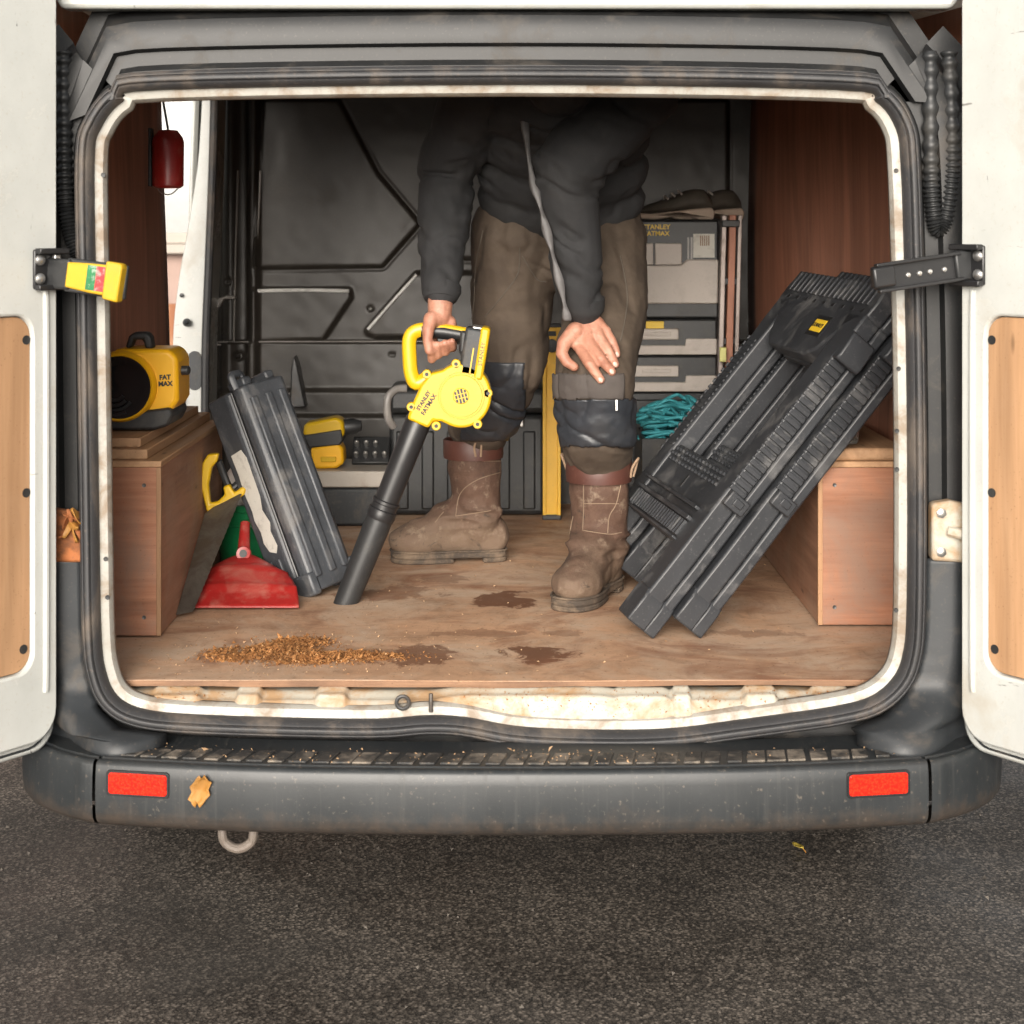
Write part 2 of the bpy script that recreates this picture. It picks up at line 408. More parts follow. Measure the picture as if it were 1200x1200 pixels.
# ------------------------------------------------------------------ the van
van = thing('cargo_van', (0, 1.0, 0), 'white cargo van seen from behind with both rear doors wide open', 'van')
OUT = [(112,190),(114,350),(116,500),(118,640),(120,740),(125,785),(139,815),(170,830),(230,836),(350,840),(445,841),(500,837),(545,839),(600,849),(660,853),(740,854),
       (800,851),(860,843),(920,835),(980,826),(1020,815),(1046,793),(1057,765),(1061,720),(1062,600),(1061,450),(1058,300),(1054,190),
       (1048,150),(1025,120),(980,107),(600,101),(190,107),(145,120),(120,150)]
oline = spline([(P(x, y, -.05).x, P(x, y, -.05).z) for x, y in OUT], 5, closed=True)
ol = np.array(oline); tan = np.roll(ol, -1, 0) - np.roll(ol, 1, 0); tan /= np.linalg.norm(tan, axis=1)[:, None]
nor = np.stack([-tan[:, 1], tan[:, 0]], 1)
if np.mean(np.sum(nor * (ol - ol.mean(0)), 1)) < 0: nor = -nor
def sweep(mb, prof, sel=None):
    idx = range(len(ol)) if sel is None else sel
    A = [[(ol[i, 0] + nor[i, 0] * o_, y_, ol[i, 1] + nor[i, 1] * o_) for o_, y_ in prof] for i in idx]
    return mb.grid(np.array(A), closed_u=sel is None)
build('aperture_flange', sweep(MB(), [(-.0165,-.024),(-.016,-.032),(-.011,-.042),(.004,-.046),(.006,-.03)]), M_flange, van, solid=.0015)
def seal_prof(a=0):
    pr = []
    for k in range(33):
        u = k / 32; o_ = .002 + u * .036
        y = -.050 - .022 * math.sin(math.pi * min(1, u * 1.05)) ** .6 if 0 < u < .95 else -.04
        y += .005 * (math.exp(-((u - .34) / .035) ** 2) + math.exp(-((u - .68) / .035) ** 2))
        pr.append((o_, y))
    return pr
build('door_seal', sweep(MB(), seal_prof()), M_rubber, van, ang=60)
build('door_jamb', sweep(MB(), [(.036,-.035),(.040,-.012),(.052,.0),(.075,.0),(.080,-.018),(.11,-.02),(.13,-.01),(.15,.03),(.16,.045),(.205,.05)]), M_jamb, van)
# load floor, sill
fb = MB(); xs = np.linspace(-.80, .80, 90)
fr = .004 * vnoise(np.stack([xs * 6, xs * 0, xs * 0], 1)) - .006
zt_ = FLOOR + .0015 * vnoise(np.stack([xs * 4, xs * 0 + 8, xs * 0], 1)); zb_ = zt_ - .011 + .002 * vnoise(np.stack([xs * 9, xs * 0 + 3, xs * 0], 1))
o1 = np.ones(90)
floor_o = build('floor_board', fb.grid(np.stack([np.stack(q, 1) for q in ((xs, fr + .0012, zt_ - .001), (xs, fr + .0028, zt_), (xs, o1 * .2, o1 * FLOOR), (xs, o1 * 2.0, o1 * FLOOR))], 1)), M_floor, van, ang=20)
build('board_edge', MB().grid(np.stack([np.stack(q, 1) for q in ((xs, fr + .02, zb_), (xs, fr, zb_ + .0005), (xs, fr + .0004, (zt_ + zb_) / 2), (xs, fr + .0012, zt_ - .001))], 1)), M_flooredge, floor_o, ang=20)
nu, nv = 420, 26; sx = np.linspace(-.735, .70, nu); A = np.zeros((nu, nv, 3))
bot = np.interp(sx, *zip(*sorted([(p[0], p[1]) for p in oline if p[1] < .62], key=lambda q: q[0])))
bx = [(P(q, 820, -.03).x, w_, h_) for q, w_, h_ in ((205,.045,.9),(290,.022,1),(388,.028,1),(620,.16,.8),(752,.05,.7),(800,.016,1),(892,.03,1),(975,.035,1))]
boss = np.zeros(nu)
for c_, w_, h_ in bx: boss = np.maximum(boss, h_ * (1 - sstep(w_ * .75, w_ * 1.15, np.abs(sx - c_))))
for j in range(nv):
    u = j / (nv - 1)
    ytop, ymid = .03, -.022
    if u < .45:
        q = u / .45; Y_ = ytop + (-.018 - ytop) * q; Z_ = FLOOR - .020 - .010 * sstep(.5, 1, q) + boss * .011 * sstep(.25, .6, q)
    else:
        q = (u - .45) / .55; Y_ = -.018 - .026 * q - boss * .006 * (1 - q)
        z0 = FLOOR - .030 + boss * .011; z1 = bot + .004
        Z_ = z0 + (z1 - z0) * sstep(0, 1, q) ** .9
    A[:, j, 0] = sx; A[:, j, 1] = Y_; A[:, j, 2] = Z_
A[..., 2] += .0006 * vnoise(A * 40)
sill = build('sill_panel', MB().grid(A), M_white_dirty, van, ang=80)
c = P(472, 823, -.045); ring = MB(); ring.tube([(c.x + .011 * math.cos(q), c.y - .002, c.z + .011 * math.sin(q)) for q in np.linspace(0, 2 * math.pi, 20)[:-1]], .0035, 8, True)
build('striker_ring', ring, M_dsteel, van)
c = P(505, 823, -.045); build('striker_pin', MB().tube([c + Vector((0, -.002, -.016)), c + Vector((0, -.004, 0)), c + Vector((0, -.002, .016))], .004, 8), M_dsteel, van)

# side shells, roof, header, underside
VX = .93
sh = MB()
sh.grid([[(-VX + .03 * math.sin(3 * (z - .5)) * 0 - .02 * math.sin(math.pi * (z - .4) / 1.5), y, z) for z in np.linspace(.42, 1.8, 12)] for y in (.05, 1.24)])
build('rear_quarter', sh, M_white, van, solid=-.01)
sh = MB(); sh.grid([[(VX + .02 * math.sin(math.pi * (z - .4) / 1.5), y, z) for z in np.linspace(.42, 1.8, 12)] for y in (.05, 3.6)])
build('side_panel', sh, M_white, van, solid=.01)
sh = MB(); sh.grid([[(-VX - .02 * math.sin(math.pi * (z - .4) / 1.5), y, z) for z in np.linspace(.42, 1.8, 12)] for y in (1.98, 3.6)])
build('front_side_panel', sh, M_white, van, solid=-.01)
sh = MB(); sh.grid([[(VX * math.cos(q) * 1.0, y, 1.80 + .12 * math.sin(q)) for q in np.linspace(0, math.pi, 17)] for y in (0.0, 1.2, 2.4, 3.6)])
build('roof', sh, M_white, van, solid=.02)
sh = MB(); sh.grid([[(VX * math.cos(q) * .97, y, 1.78 + .07 * math.sin(q)) for q in np.linspace(0, math.pi, 17)] for y in (0.06, 2.0)])
build('ceiling_lining', sh, M_white, van, solid=.004)
sh = MB(); sh.prism([(-.80, 1.745), (.78, 1.745), (.84, 1.82), (.6, 1.895), (0, 1.915), (-.6, 1.895), (-.84, 1.82)], -.02, .03)
build('roof_header', sh, M_white, van, bevel=.008)
sh = MB(); sh.prism([(-.86, .32), (.86, .32), (.86, .52), (-.86, .52)], .02, 3.4); build('underbody', sh, M_jamb, van, bevel=.02)
sh = MB(); sh.box((-.93, 3.4, .35), (.93, 3.9, 1.3)); build('bonnet', sh, M_white, van, bevel=.08)
# linings
A = np.zeros((14, 20, 3))
for i, z in enumerate(np.linspace(FLOOR + .001, 1.80, 14)):
    for k, y in enumerate(np.linspace(.03, 1.20 + .04 * math.sin((z - .5) * 2.2), 20)):
        A[i, k] = (-.875 - .012 * math.sin(3 * z + 2 * y), y, z)
build('side_lining', MB().grid(A), M_ply_lining, van, solid=.006)
A = np.zeros((14, 20, 3))
for i, z in enumerate(np.linspace(FLOOR + .001, 1.80, 14)):
    for k, y in enumerate(np.linspace(.03, 1.985, 20)):
        A[i, k] = (.905 - .10 * y + .008 * math.sin(4 * z + 3 * y), y, z)
build('side_lining', MB().grid(A), M_ply_lining, van, solid=-.006)

# bulkhead, one pressed sheet
BY = 2.0
def sdf_poly(pts, X, Z):
    d = np.full(X.shape, 1e9); ins = np.zeros(X.shape, bool); n = len(pts)
    for i in range(n):
        x0, z0 = pts[i]; x1, z1 = pts[(i + 1) % n]
        ex, ez = x1 - x0, z1 - z0; t = np.clip(((X - x0) * ex + (Z - z0) * ez) / (ex * ex + ez * ez), 0, 1)
        d = np.minimum(d, np.hypot(X - x0 - t * ex, Z - z0 - t * ez))
        cr = ((z0 > Z) != (z1 > Z)) & (X < (x1 - x0) * (Z - z0) / (z1 - z0 + 1e-12) + x0); ins ^= cr
    return np.where(ins, -d, d)
def pp(l, Y=BY): return [(P(x, y, Y).x, P(x, y, Y).z) for x, y in l]
nx, nz = 380, 250
X, Z = np.meshgrid(np.linspace(-.92, .94, nx), np.linspace(FLOOR, 1.83, nz), indexing='ij')
h = np.zeros(X.shape)
up = sdf_poly(pp([(312,120),(395,120),(440,205),(488,262),(447,309),(303,311)]), X, Z) - .012
h += .010 * sstep(.006, -.006, up) - .007 * np.exp(-(up / .006) ** 2)
up2 = sdf_poly(pp([(850,120),(700,120),(560,120),(505,200),(520,262),(545,300),(850,300)]), X, Z) - .012
h += .010 * sstep(.006, -.006, up2) - .007 * np.exp(-(up2 / .006) ** 2)
h += .018 * sstep(.007, -.007, sdf_poly(pp([(299,341),(409,341),(410,348),(378,396),(299,398)]), X, Z) - .006)
h += .018 * sstep(.007, -.007, sdf_poly(pp([(431,388),(489,322),(600,322),(600,392),(440,393)]), X, Z) - .006)
zl = lambda y: P(600, y, BY).z
h += .022 * sstep(zl(399), zl(402), Z)
h += .020 * sstep(zl(454), zl(458), Z) + .02 * sstep(zl(483), zl(487), Z)
xl = lambda x: P(x, 400, BY).x
h += .018 * np.exp(-((X - xl(270)) / .022) ** 2) + .03 * np.exp(-((X - xl(298)) / .016) ** 4) - .01 * sstep(xl(262), xl(258), X)
for (x, y, r_) in ((281,417,.012),(262,390,.008),(258,228,.010),(262,470,.012),(268,330,.008),(434,362,.007),(460,415,.006)):
    q = P(x, y, BY); rr = np.hypot(X - q.x, Z - q.z); h += -.010 * sstep(r_ * 1.4, r_ * .7, rr) + .012 * sstep(r_ * .7, r_ * .3, rr)
h += .0025 * vnoise(np.stack([X * 5, Z * 5, X * 0], -1)) + .0006 * vnoise(np.stack([X * 30, Z * 30, X * 0], -1))
bh = build('bulkhead', MB().grid(np.stack([X, BY - h, Z], -1)), M_bulk, van, ang=80)
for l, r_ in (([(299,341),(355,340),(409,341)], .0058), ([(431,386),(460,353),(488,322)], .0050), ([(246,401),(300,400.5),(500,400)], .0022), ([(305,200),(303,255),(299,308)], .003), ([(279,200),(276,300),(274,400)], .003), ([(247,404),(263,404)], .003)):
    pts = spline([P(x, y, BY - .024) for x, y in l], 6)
    build('pressing_highlight', MB().tube(pts, r_, 8), M_bulk_glint if r_ > .0033 else M_bulk_edge, bh)  # pale tubes along the pressings: highlights put in as colour
for (x, y, r_) in ((281,417,.010),(258,228,.008),(262,468,.011),(434,362,.006)):
    build('bolt', MB().lathe([(r_, 0), (r_ * .9, .004), (r_ * .5, .007), (0, .008)], P(x, y, BY - .012), (0, -1, 0), 14), M_steel, bh)
q0 = P(265, 355, BY - .03)
build('bracket', MB().prism([(q0.x - .03, q0.z - .012), (q0.x - .022, q0.z + .014), (q0.x + .005, q0.z + .024), (q0.x + .03, q0.z + .02), (q0.x + .03, q0.z + .012), (q0.x - .004, q0.z + .012), (q0.x - .018, q0.z - .014)], BY - .05, BY - .02), M_bulk_edge, bh, bevel=.003)
q0 = P(348, 440, BY - .06)
build('seat_anchor', MB().prism([(q0.x - .016, q0.z - .09), (q0.x - .012, q0.z + .02), (q0.x - .004, q0.z + .06), (q0.x + .006, q0.z + .03), (q0.x + .03, q0.z - .09)], BY - .10, BY - .03), M_dsteel, bh, bevel=.004)

# sliding-door pillar and its seal
pl = spline([P(x, y, 1.75) for x, y in ((240,90),(237,150),(233,200),(222,270),(213,320),(206,380),(205,440),(206,500),(210,600),(214,640))], 4)
prr = spline([P(x, y, 1.75) for x, y in ((216,640),(236,600),(238,490),(239,400),(243,300),(247,200),(250,90))], 5)
mb = MB(); mb.prism([(p[0], p[2]) for p in pl + prr], 1.72, 1.97); build('door_pillar', mb, M_white, van, bevel=.006)
build('pillar_seal', MB().tube([(p[0] + .012, 1.715, p[2]) for p in prr[2:]], .012, 10), M_rubber, van)
c = P(228, 424, 1.715)
build('pillar_recess', MB().prism([(c.x + .019 * math.cos(t), c.z - .025 + (.036 if math.sin(t) >= 0 else -.036) + .019 * math.sin(t)) for t in np.linspace(.001, 2 * math.pi + .001, 28)[:-1]], 1.716, 1.7205), M_clad, van, bevel=.001)
build('door_buffer', MB().prism([(c.x - .045, c.z - .12), (c.x - .028, c.z - .12), (c.x - .026, c.z - .01), (c.x - .043, c.z - .02)], 1.70, 1.73), M_rubber, van, bevel=.004)
c = P(224, 378, 1.71); build('door_catch', MB().lathe([(.012, 0), (.010, .012), (.004, .026), (0, .03)], (c.x - .012, c.y, c.z), (0.2, -1, 0), 12), M_black, van)
c = P(213, 346, 1.715); build('plug', MB().lathe([(.006, 0), (.006, .004), (0, .005)], c, (0, -1, 0), 12), M_black, van)

# wheel-arch boxes of sheet plywood
def arch_box(x0, x1, y0, y1, z1, inner):
    """inner = x of the side that faces the aisle"""
    front = build('wheel_arch_box', MB().box((min(x0, x1), y0, FLOOR + .004), (max(x0, x1), y0 + .012, z1)), M_ply_box, van, bevel=.0015)
    s = 1 if inner == max(x0, x1) else -1
    build('side_sheet', MB().box((inner - (.012 if s > 0 else 0), y0 + .0125, FLOOR + .002), (inner + (0 if s > 0 else .012), y1, z1)), M_ply_boxside, front, bevel=.0015)
    build('top_sheet', MB().box((min(x0, x1), y0 - .003, z1 + .0005), (max(x0, x1) + (.004 if s > 0 else 0) , y1, z1 + .013)), M_plank, front, bevel=.002)
    build('edge_strip', MB().box((inner - .006 if s > 0 else inner - .0035, y0 - .0015, FLOOR + .004), (inner + .0035 if s > 0 else inner + .006, y0 + .008, z1)), M_ply_edge, front, bevel=.001)
    for xx in (min(x0, x1) + .03, max(x0, x1) - .03):
        for zz in (FLOOR + .04, z1 - .035): build('screw', MB().lathe([(.0042, 0), (.0042, .001), (.002, .0006), (0, .0004)], (xx, y0 + .0004, zz), (0, -1, 0), 10), M_dsteel, front)
    return front
arch_box(-.865, -.694, .31, 1.03, .885, -.694)
arch_box(.622, .85, .40, 1.25, .872, .622)

# bumper
def plan(n=121):
    pts = [(-.90,.40),(-.895,.15),(-.885,.05),(-.86,-.03),(-.81,-.095),(-.75,-.14),(-.68,-.166),(-.4,-.203),(0,-.216),(.4,-.203),(.68,-.166),(.75,-.14),(.81,-.095),(.86,-.03),(.885,.05),(.895,.15),(.90,.40)]
    return np.array(spline(pts, 8))
pc = plan(); pt = np.gradient(pc, axis=0); pt /= np.linalg.norm(pt, axis=1)[:, None]; pn = np.stack([-pt[:, 1], pt[:, 0]], 1)   # points into the van
bprof = [(.10,.335),(.05,.338),(.020,.343),(.008,.350),(.0015,.360),(0,.372),(-.001,.40),(0,.43),(.002,.447),(.0045,.4525),(.009,.4555),(.015,.4558),(.019,.4515),(.023,.4515),(.026,.4555),(.05,.4565),(.09,.4565),(.125,.457),(.15,.459)]
def bumper_piece(name, a, b):
    sel = [i for i in range(len(pc)) if a <= pc[i, 0] <= b]
    def row(x):
        i = np.argmin(np.abs(pc[:, 0] - x)); return i
    A = [[(pc[i, 0] + pn[i, 0] * o_, pc[i, 1] + pn[i, 1] * o_, z_) for o_, z_ in bprof] for i in sel]
    return build(name, MB().grid(np.array(A)), M_bumper, van, ang=40)
# resample the plan densely so that the seams fall where they do
pc = np.array([(np.interp(t, np.arange(len(pc)), pc[:, 0]), np.interp(t, np.arange(len(pc)), pc[:, 1])) for t in np.linspace(0, len(pc) - 1, 900)])
pt = np.gradient(pc, axis=0); pt /= np.linalg.norm(pt, axis=1)[:, None]; pn = np.stack([-pt[:, 1], pt[:, 0]], 1)
bump_c = bumper_piece('bumper', -.7045, .7045); bumper_piece('bumper_corner', -.91, -.708); bumper_piece('bumper_corner', .708, .91)
def on_bumper(x): i = np.argmin(np.abs(pc[:, 0] - x)); return Vector((pc[i, 0], pc[i, 1], 0)), Vector((pt[i, 0], pt[i, 1], 0)), -Vector((pn[i, 0], pn[i, 1], 0))
k = 0
for x in np.arange(-.66, .67, .037):
    p, t_, n_ = on_bumper(x); w = .030 * (.8 + .3 * random.random()); skew = .012
    a = p - n_ * .034; b = p - n_ * (.088 if abs(x) < .55 else .075)
    v = [a - t_ * w / 2, a + t_ * w / 2, b + t_ * (w / 2 + skew), b - t_ * (w / 2 - skew)]
    poly = [(q.x, q.y) for q in v]
    build('tread_pad', MB().prism(poly, .4555, .4590 + .0006 * random.random(), axis='Z'), M_tread, bump_c, bevel=.0012)
for (x, z) in ((-.627, .4215), (.6135, .4225)):
    p, t_, n_ = on_bumper(x); M = frame((p.x, p.y, z), t_, Vector((0, 0, 1)))
    def rr(w, h_, r_):
        return [(cx * (w - r_) + r_ * math.cos(q), cz * (h_ - r_) + r_ * math.sin(q)) for cx, cz, q0 in ((1, 1, 0), (-1, 1, 90), (-1, -1, 180), (1, -1, 270)) for q in np.radians(np.linspace(q0, q0 + 90, 5))]
    s = 1
    build('reflector_bezel', MB().prism(rr(.0555, .0215, .006), -.004, .0022, M, 'Z'), M_black_clean, van, bevel=.001)
    rf = build('reflector', MB().prism(rr(.0515, .0178, .005), -.002, .0042, M, 'Z'), M_refl, van, bevel=.0015)
# moulded corner cladding that rises either side of the opening
for s in (-1, 1):
    A = []
    zs = np.linspace(.452, .775, 40)
    lx = ol[(ol[:, 0] * s > .45) & (ol[:, 1] < 1.0)]
    edge = lambda z: None
    for z in zs:
        i = np.argmin(np.where((ol[:, 0] * s > .2), (ol[:, 1] + nor[:, 1] * .038 - z) ** 2, 9))
        xi = ol[i, 0] + nor[i, 0] * .036
        if z < ol[:, 1].min() - .0: xi = s * .60
        row = []
        fl = float(sstep(.56, .455, z))
        for u in np.linspace(0, 1, 14):
            xo = s * (.872 - .01 * fl); x = xi + (xo - xi) * u
            y = -.042 - .012 * math.sin(u * math.pi) - fl * .085 * math.sin(min(1, u * 1.25 + .15) * math.pi) ** 1.0 + .10 * u ** 5
            y += .010 * math.exp(-((u - .52) / .07) ** 2) * (1 - fl)
            row.append((x, y, z))
        A.append(row)
    cl = build('corner_cladding', MB().grid(np.array(A)), M_clad, van, ang=60, solid=.002 * -s)
# towing eye
c = P(279, 972, -.12)
build('towing_eye', MB().tube(spline([c + Vector(q) for q in ((-.026,.03,.03),(-.027,0,0),(-.022,0,-.022),(0,0,-.033),(.022,0,-.022),(.027,0,0),(.026,.03,.03))], 5), .008, 10), simple('eye_paint', (.15,.125,.105), .6, dirt=(.12,.06,.035), dirt_amt=.4), van)
# rear wheels
for s in (-1, 1):
    c = (s * .70, 1.0, .31)
    w = build('wheel', MB().lathe([(.12, 0), (.20, .01), (.27, -.002), (.30, .012), (.31, .03), (.31, .155), (.30, .173), (.27, .187), (.2, .175)], (c[0] - s * 0, c[1], c[2]), (s, 0, 0), 40), simple('tyre_rubber', (.02,.02,.02), .8, dirt=(.1,.085,.07), dirt_amt=.4), van)
    build('rim', MB().lathe([(.2, .176), (.195, .165), (.08, .15), (0, .155)], c, (s, 0, 0), 32), M_dsteel, w)
# ------------------------------------------------------------------ rear doors
def door(side):
    hx = -.798 if side < 0 else .788
    th = R(126); dr = Vector((math.cos(th) * -side, -math.sin(th), 0)); nn = Vector((math.sin(th) * -side, math.cos(th), 0))
    M = Matrix(((dr.x, nn.x, 0, hx), (dr.y, nn.y, 0, -.075), (dr.z, nn.z, 1, 0), (0, 0, 0, 1)))   # local: t along door, n inner normal, z
    def prof(t0, t1, z0, z1, r_, n=7):
        return [(cx[0] + r_ * math.cos(q), cx[1] + r_ * math.sin(q)) for cx, q0 in (((t1 - r_, z1 - r_), 0), ((t0 + r_, z1 - r_), 90), ((t0 + r_, z0 + r_), 180), ((t1 - r_, z0 + r_), 270)) for q in np.radians(np.linspace(q0, q0 + 90, n))]
    d = build('rear_door', MB().prism(prof(-.004, .72, .452, 1.82, .045), -.05, 0, M), M_white, van, bevel=.005)
    # pressed inner frame with an opening for the board
    fr_o = prof(.004, .70, .475, 1.80, .05); fr_i = prof(.058, .64, .60, 1.207, .035)
    mb = MB(); n = len(fr_o)
    v = [M @ Vector((p[0], .0, p[1])) for p in fr_o] + [M @ Vector((p[0] * .985 + .006, .022, p[1] * .99 + .006)) for p in fr_o] + [M @ Vector((p[0], .022, p[1])) for p in fr_i] + [M @ Vector((p[0] + .004, .004, p[1])) for p in fr_i]
    fs = []
    for a in range(3):
        fs += [(a * n + i, a * n + (i + 1) % n, (a + 1) * n + (i + 1) % n, (a + 1) * n + i) for i in range(n)]
    mb.add(v, fs); build('inner_frame', mb, M_white, d, bevel=.004)
    build('door_board', MB().prism(prof(.060, .638, .602, 1.205, .033), .004, .014, M), M_ply_door, d, bevel=.0015)
    for t_, z_ in ((.068, 1.165), (.068, .905), (.074, .64)):
        build('screw_hole', MB().lathe([(.008, .0), (.008, .0016), (0, .0012)], M @ Vector((t_, .0135, z_)), nn, 14), M_black, d)
    build('pressed_bead', MB().tube(spline([M @ Vector(q) for q in ((.034, .0205, .56), (.033, .0215, .64), (.033, .0215, 1.18), (.036, .0205, 1.25))], 4), .006, 8), M_white, d)
    # folded seam and drain plug of the lower corner
    seam = [M @ Vector((p[0], .001, p[1])) for p in prof(.012, .70, .463, 1.81, .042)[14:30]]
    build('hem_seam', MB().tube(seam, .0022, 6), M_clad, d)
    build('drain_plug', MB().lathe([(.006, 0), (.006, .004), (0, .005)], M @ Vector((.04, .001, .478)), nn, 12), M_black, d)
    return d, M, dr, nn
dl, ML, drl, nnl = door(-1); drr_, MR, drr, nnr = door(1)
# check straps: bracket on the door frame, linked arm lying across the jamb
def bracket(d, M, zc, side):
    b = build('check_strap', MB().prism([(.004, zc - .034), (.062, zc - .034), (.062, zc + .034), (.004, zc + .034)], .022, .029, M), M_black_clean, d, bevel=.003)
    build('strap_flange', MB().prism([(.000, zc + .026), (.062, zc + .026), (.062, zc + .036), (.000, zc + .036)], .029, .045, M), M_black_clean, d, bevel=.002)
    build('strap_flange', MB().prism([(.000, zc - .036), (.062, zc - .036), (.062, zc - .026), (.000, zc - .026)], .029, .043, M), M_black_clean, d, bevel=.002)
    for dz in (-.016, .016):
        build('bolt', MB().lathe([(.0095, 0), (.0095, .004), (.006, .007), (0, .008)], M @ Vector((.052, .029, zc + dz)), M.to_3x3() @ Vector((0, 1, 0)), 12), M_steel, d)
    build('strap_pivot', MB().box((.014, .030, zc - .026), (.028, .040, zc + .026), M), M_steel, d, bevel=.003)
    return b
bracket(dl, ML, 1.285, -1); bracket(drr_, MR, 1.292, 1)
a = P(50, 319, -.105); b = P(84, 322, -.135)
build('strap_link', MB().box((0, -.008, -.026), ((b - a).length, .008, .026), frame(a, b - a, (0, 1, -.02))), M_black, dl, bevel=.004)
a = P(80, 322, -.135); b = P(150, 332, -.165); Mx = frame(a, b - a, (0, 1, 0)); L = (b - a).length
build('strap_rail', MB().box((-.006, .0, -.029), (L - .004, .010, .029), Mx), M_black, dl, bevel=.003)
yc = build('strap_cover', MB().prism([(0, -.021), (.045, -.025), (.075, -.026), (.078, .026), (.045, .025), (0, .022)], -.009, .0, Mx, 'Y'), M_yellow2, dl, bevel=.003)
build('strap_end', MB().prism([(.077, -.031), (.106, -.034), (.108, .027), (.104, .032), (.077, .033)], -.018, .004, Mx, 'Y'), M_yellow2, dl, bevel=.005)
M_sg = simple('sticker_green', (.01, .16, .05), .5, var=.5, dirt=(.7, .7, .66), dirt_amt=.35, dirt_scale=60, bump=0)
M_sr = simple('sticker_red', (.55, .03, .035), .5, var=.4, dirt=(.75, .66, .6), dirt_amt=.35, dirt_scale=60, bump=0)
build('sticker', MB().box((.040, -.0100, -.020), (.0575, -.0088, .022), Mx), M_sg, dl); build('sticker', MB().box((.0575, -.0102, -.020), (.0750, -.0088, .022), Mx), M_sr, dl)
a = P(1142, 309, -.11); b = P(1024, 327, -.165); Mx = frame(a, b - a, (0, 1, 0)); L = (b - a).length
build('strap_link', MB().box((-.01, -.008, -.026), (.04, .008, .026), Mx), M_black, drr_, bevel=.004)
build('strap_rail', MB().prism([(.03, -.024), (L, -.020), (L + .004, .014), (L - .01, .022), (.03, .025)], .0, .010, Mx, 'Y'), M_black_clean, drr_, bevel=.003)
for sg in (-1, 1):
    build('strap_lip', MB().box((.03, -.012, sg * .022 - .003), (L - .003, .0, sg * .022 + .003), Mx), M_black_clean, drr_, bevel=.0015)
for u in (.06, .088, .108, .13):
    build('rivet', MB().lathe([(.005, 0), (.004, .003), (0, .004)], Mx @ Vector((u, 0, .002)), Mx.to_3x3() @ Vector((0, -1, 0)), 10), M_steel, drr_)
build('strap_end', MB().box((L - .035, -.014, -.019), (L + .006, .0, .016), Mx), M_black_clean, drr_, bevel=.004)
# wiring conduits in the jambs, hinge bracket, tail lamp edge
for nm, pts in (('l', [(74,60),(75,150),(76,215),(79,250),(84,278),(92,300)]), ('r', [(1112,60),(1116,170),(1114,220),(1107,260),(1098,268),(1093,240),(1091,190),(1090,60)])):
    p = spline([P(x, y, -.012) for x, y in pts], 40)
    build('wiring_conduit', MB().tube(p, [.0135 + .0022 * math.sin(i * 1.05) for i in range(len(p))], 12), M_black, van, ang=80)
c = P(1108, 622, -.045)
hb = build('hinge_bracket', MB().prism([(c.x - .028, c.z - .05), (c.x + .05, c.z - .055), (c.x + .05, c.z + .045), (c.x + .005, c.z + .055), (c.x - .028, c.z + .05)], -.062, -.03), M_white_dirty, van, bevel=.006)
build('hinge_arm', MB().tube([(c.x + .0, -.066, c.z + .003), (c.x + .03, -.08, c.z - .002), (c.x + .06, -.085, c.z)], [.009, .011, .012], 10), M_white_dirty, hb)
for dz in (-.034, .034): build('bolt', MB().lathe([(.009, 0), (.009, .004), (.005, .006), (0, .006)], (c.x - .012, -.062, c.z + dz), (0, -1, 0), 6), M_steel, hb)
c = P(82, 625, -.045)
hb = build('hinge_bracket', MB().prism([(c.x - .03, c.z - .05), (c.x + .028, c.z - .05), (c.x + .028, c.z + .035), (c.x - .03, c.z + .045)], -.055, -.03), M_rust, van, bevel=.006)
c = P(1131, 575, .0); build('tail_lamp', MB().box((c.x - .006, -.055, c.z - .05), (c.x + .06, .0, c.z + .25)), M_red, van, bevel=.006)
for i in range(2):
    for (x, y) in (((121, 205), (124, 655), (126, 700)) if i == 0 else ((1050, 200), (1051, 505), (1051, 550), (1050, 715), (1053, 432))):
        build('trim_clip_hole', MB().lathe([(.0042, 0), (.0042, .0012), (0, .0008)], P(x, y, -.0445) , (0, -1, 0), 10), M_jamb, van)
# ------------------------------------------------------------------ outside: house and fence seen through the side door
M_render = simple('pink_render', (.33, .235, .20), .85, var=.06, dirt=(.26, .19, .16), dirt_amt=.3, dirt_scale=2, bump=.4, bscale=60, bd=.003)
M_frame = simple('window_frame', (.34, .30, .26), .6, var=.06)
M_pane = simple('window_glass', (.10, .11, .11), .08, var=.2, bump=0)
M_slate = simple('roof_slate', (.09, .085, .085), .7, var=.3)
house = thing('house', (-3.0, 9.0, 0), 'pink rendered house seen past the open side door of the van', 'house')
build('wall', MB().box((-7.5, 9.0, 0), (1.0, 15, 5.2)), M_render, house, bevel=.02)
build('roof', MB().prism([(8.6, 5.2), (15.4, 5.2), (12, 7.6)], -7.8, 1.3, axis='X'), M_slate, house)
for xc in (-5.2, -2.75):
    w = build('window', MB().box((xc - .62, 8.94, 1.26), (xc + .62, 9.02, 1.34)).box((xc - .62, 8.94, 2.5), (xc + .62, 9.02, 2.58)).box((xc - .62, 8.94, 1.34), (xc - .54, 9.02, 2.5)).box((xc + .54, 8.94, 1.34), (xc + .62, 9.02, 2.5)).box((xc - .03, 8.945, 1.34), (xc + .03, 9.02, 2.5)), M_frame, house, bevel=.01)
    for x0, x1 in ((xc - .54, xc - .03), (xc + .03, xc + .54)): build('pane', MB().box((x0, 8.975, 1.34), (x1, 8.985, 2.5)), M_pane, w)
    build('sill', MB().box((xc - .7, 8.86, 1.19), (xc + .7, 9.0, 1.26)), M_frame, w, bevel=.01)
fence = thing('board_fence', (-2.2, 6.6, 0), 'low orange-brown board fence outside beyond the side door', 'fence')
M_fence = plywood('fence_board', (.20, .075, .032), (.28, .115, .05), 'Z', dirt_amt=.3)
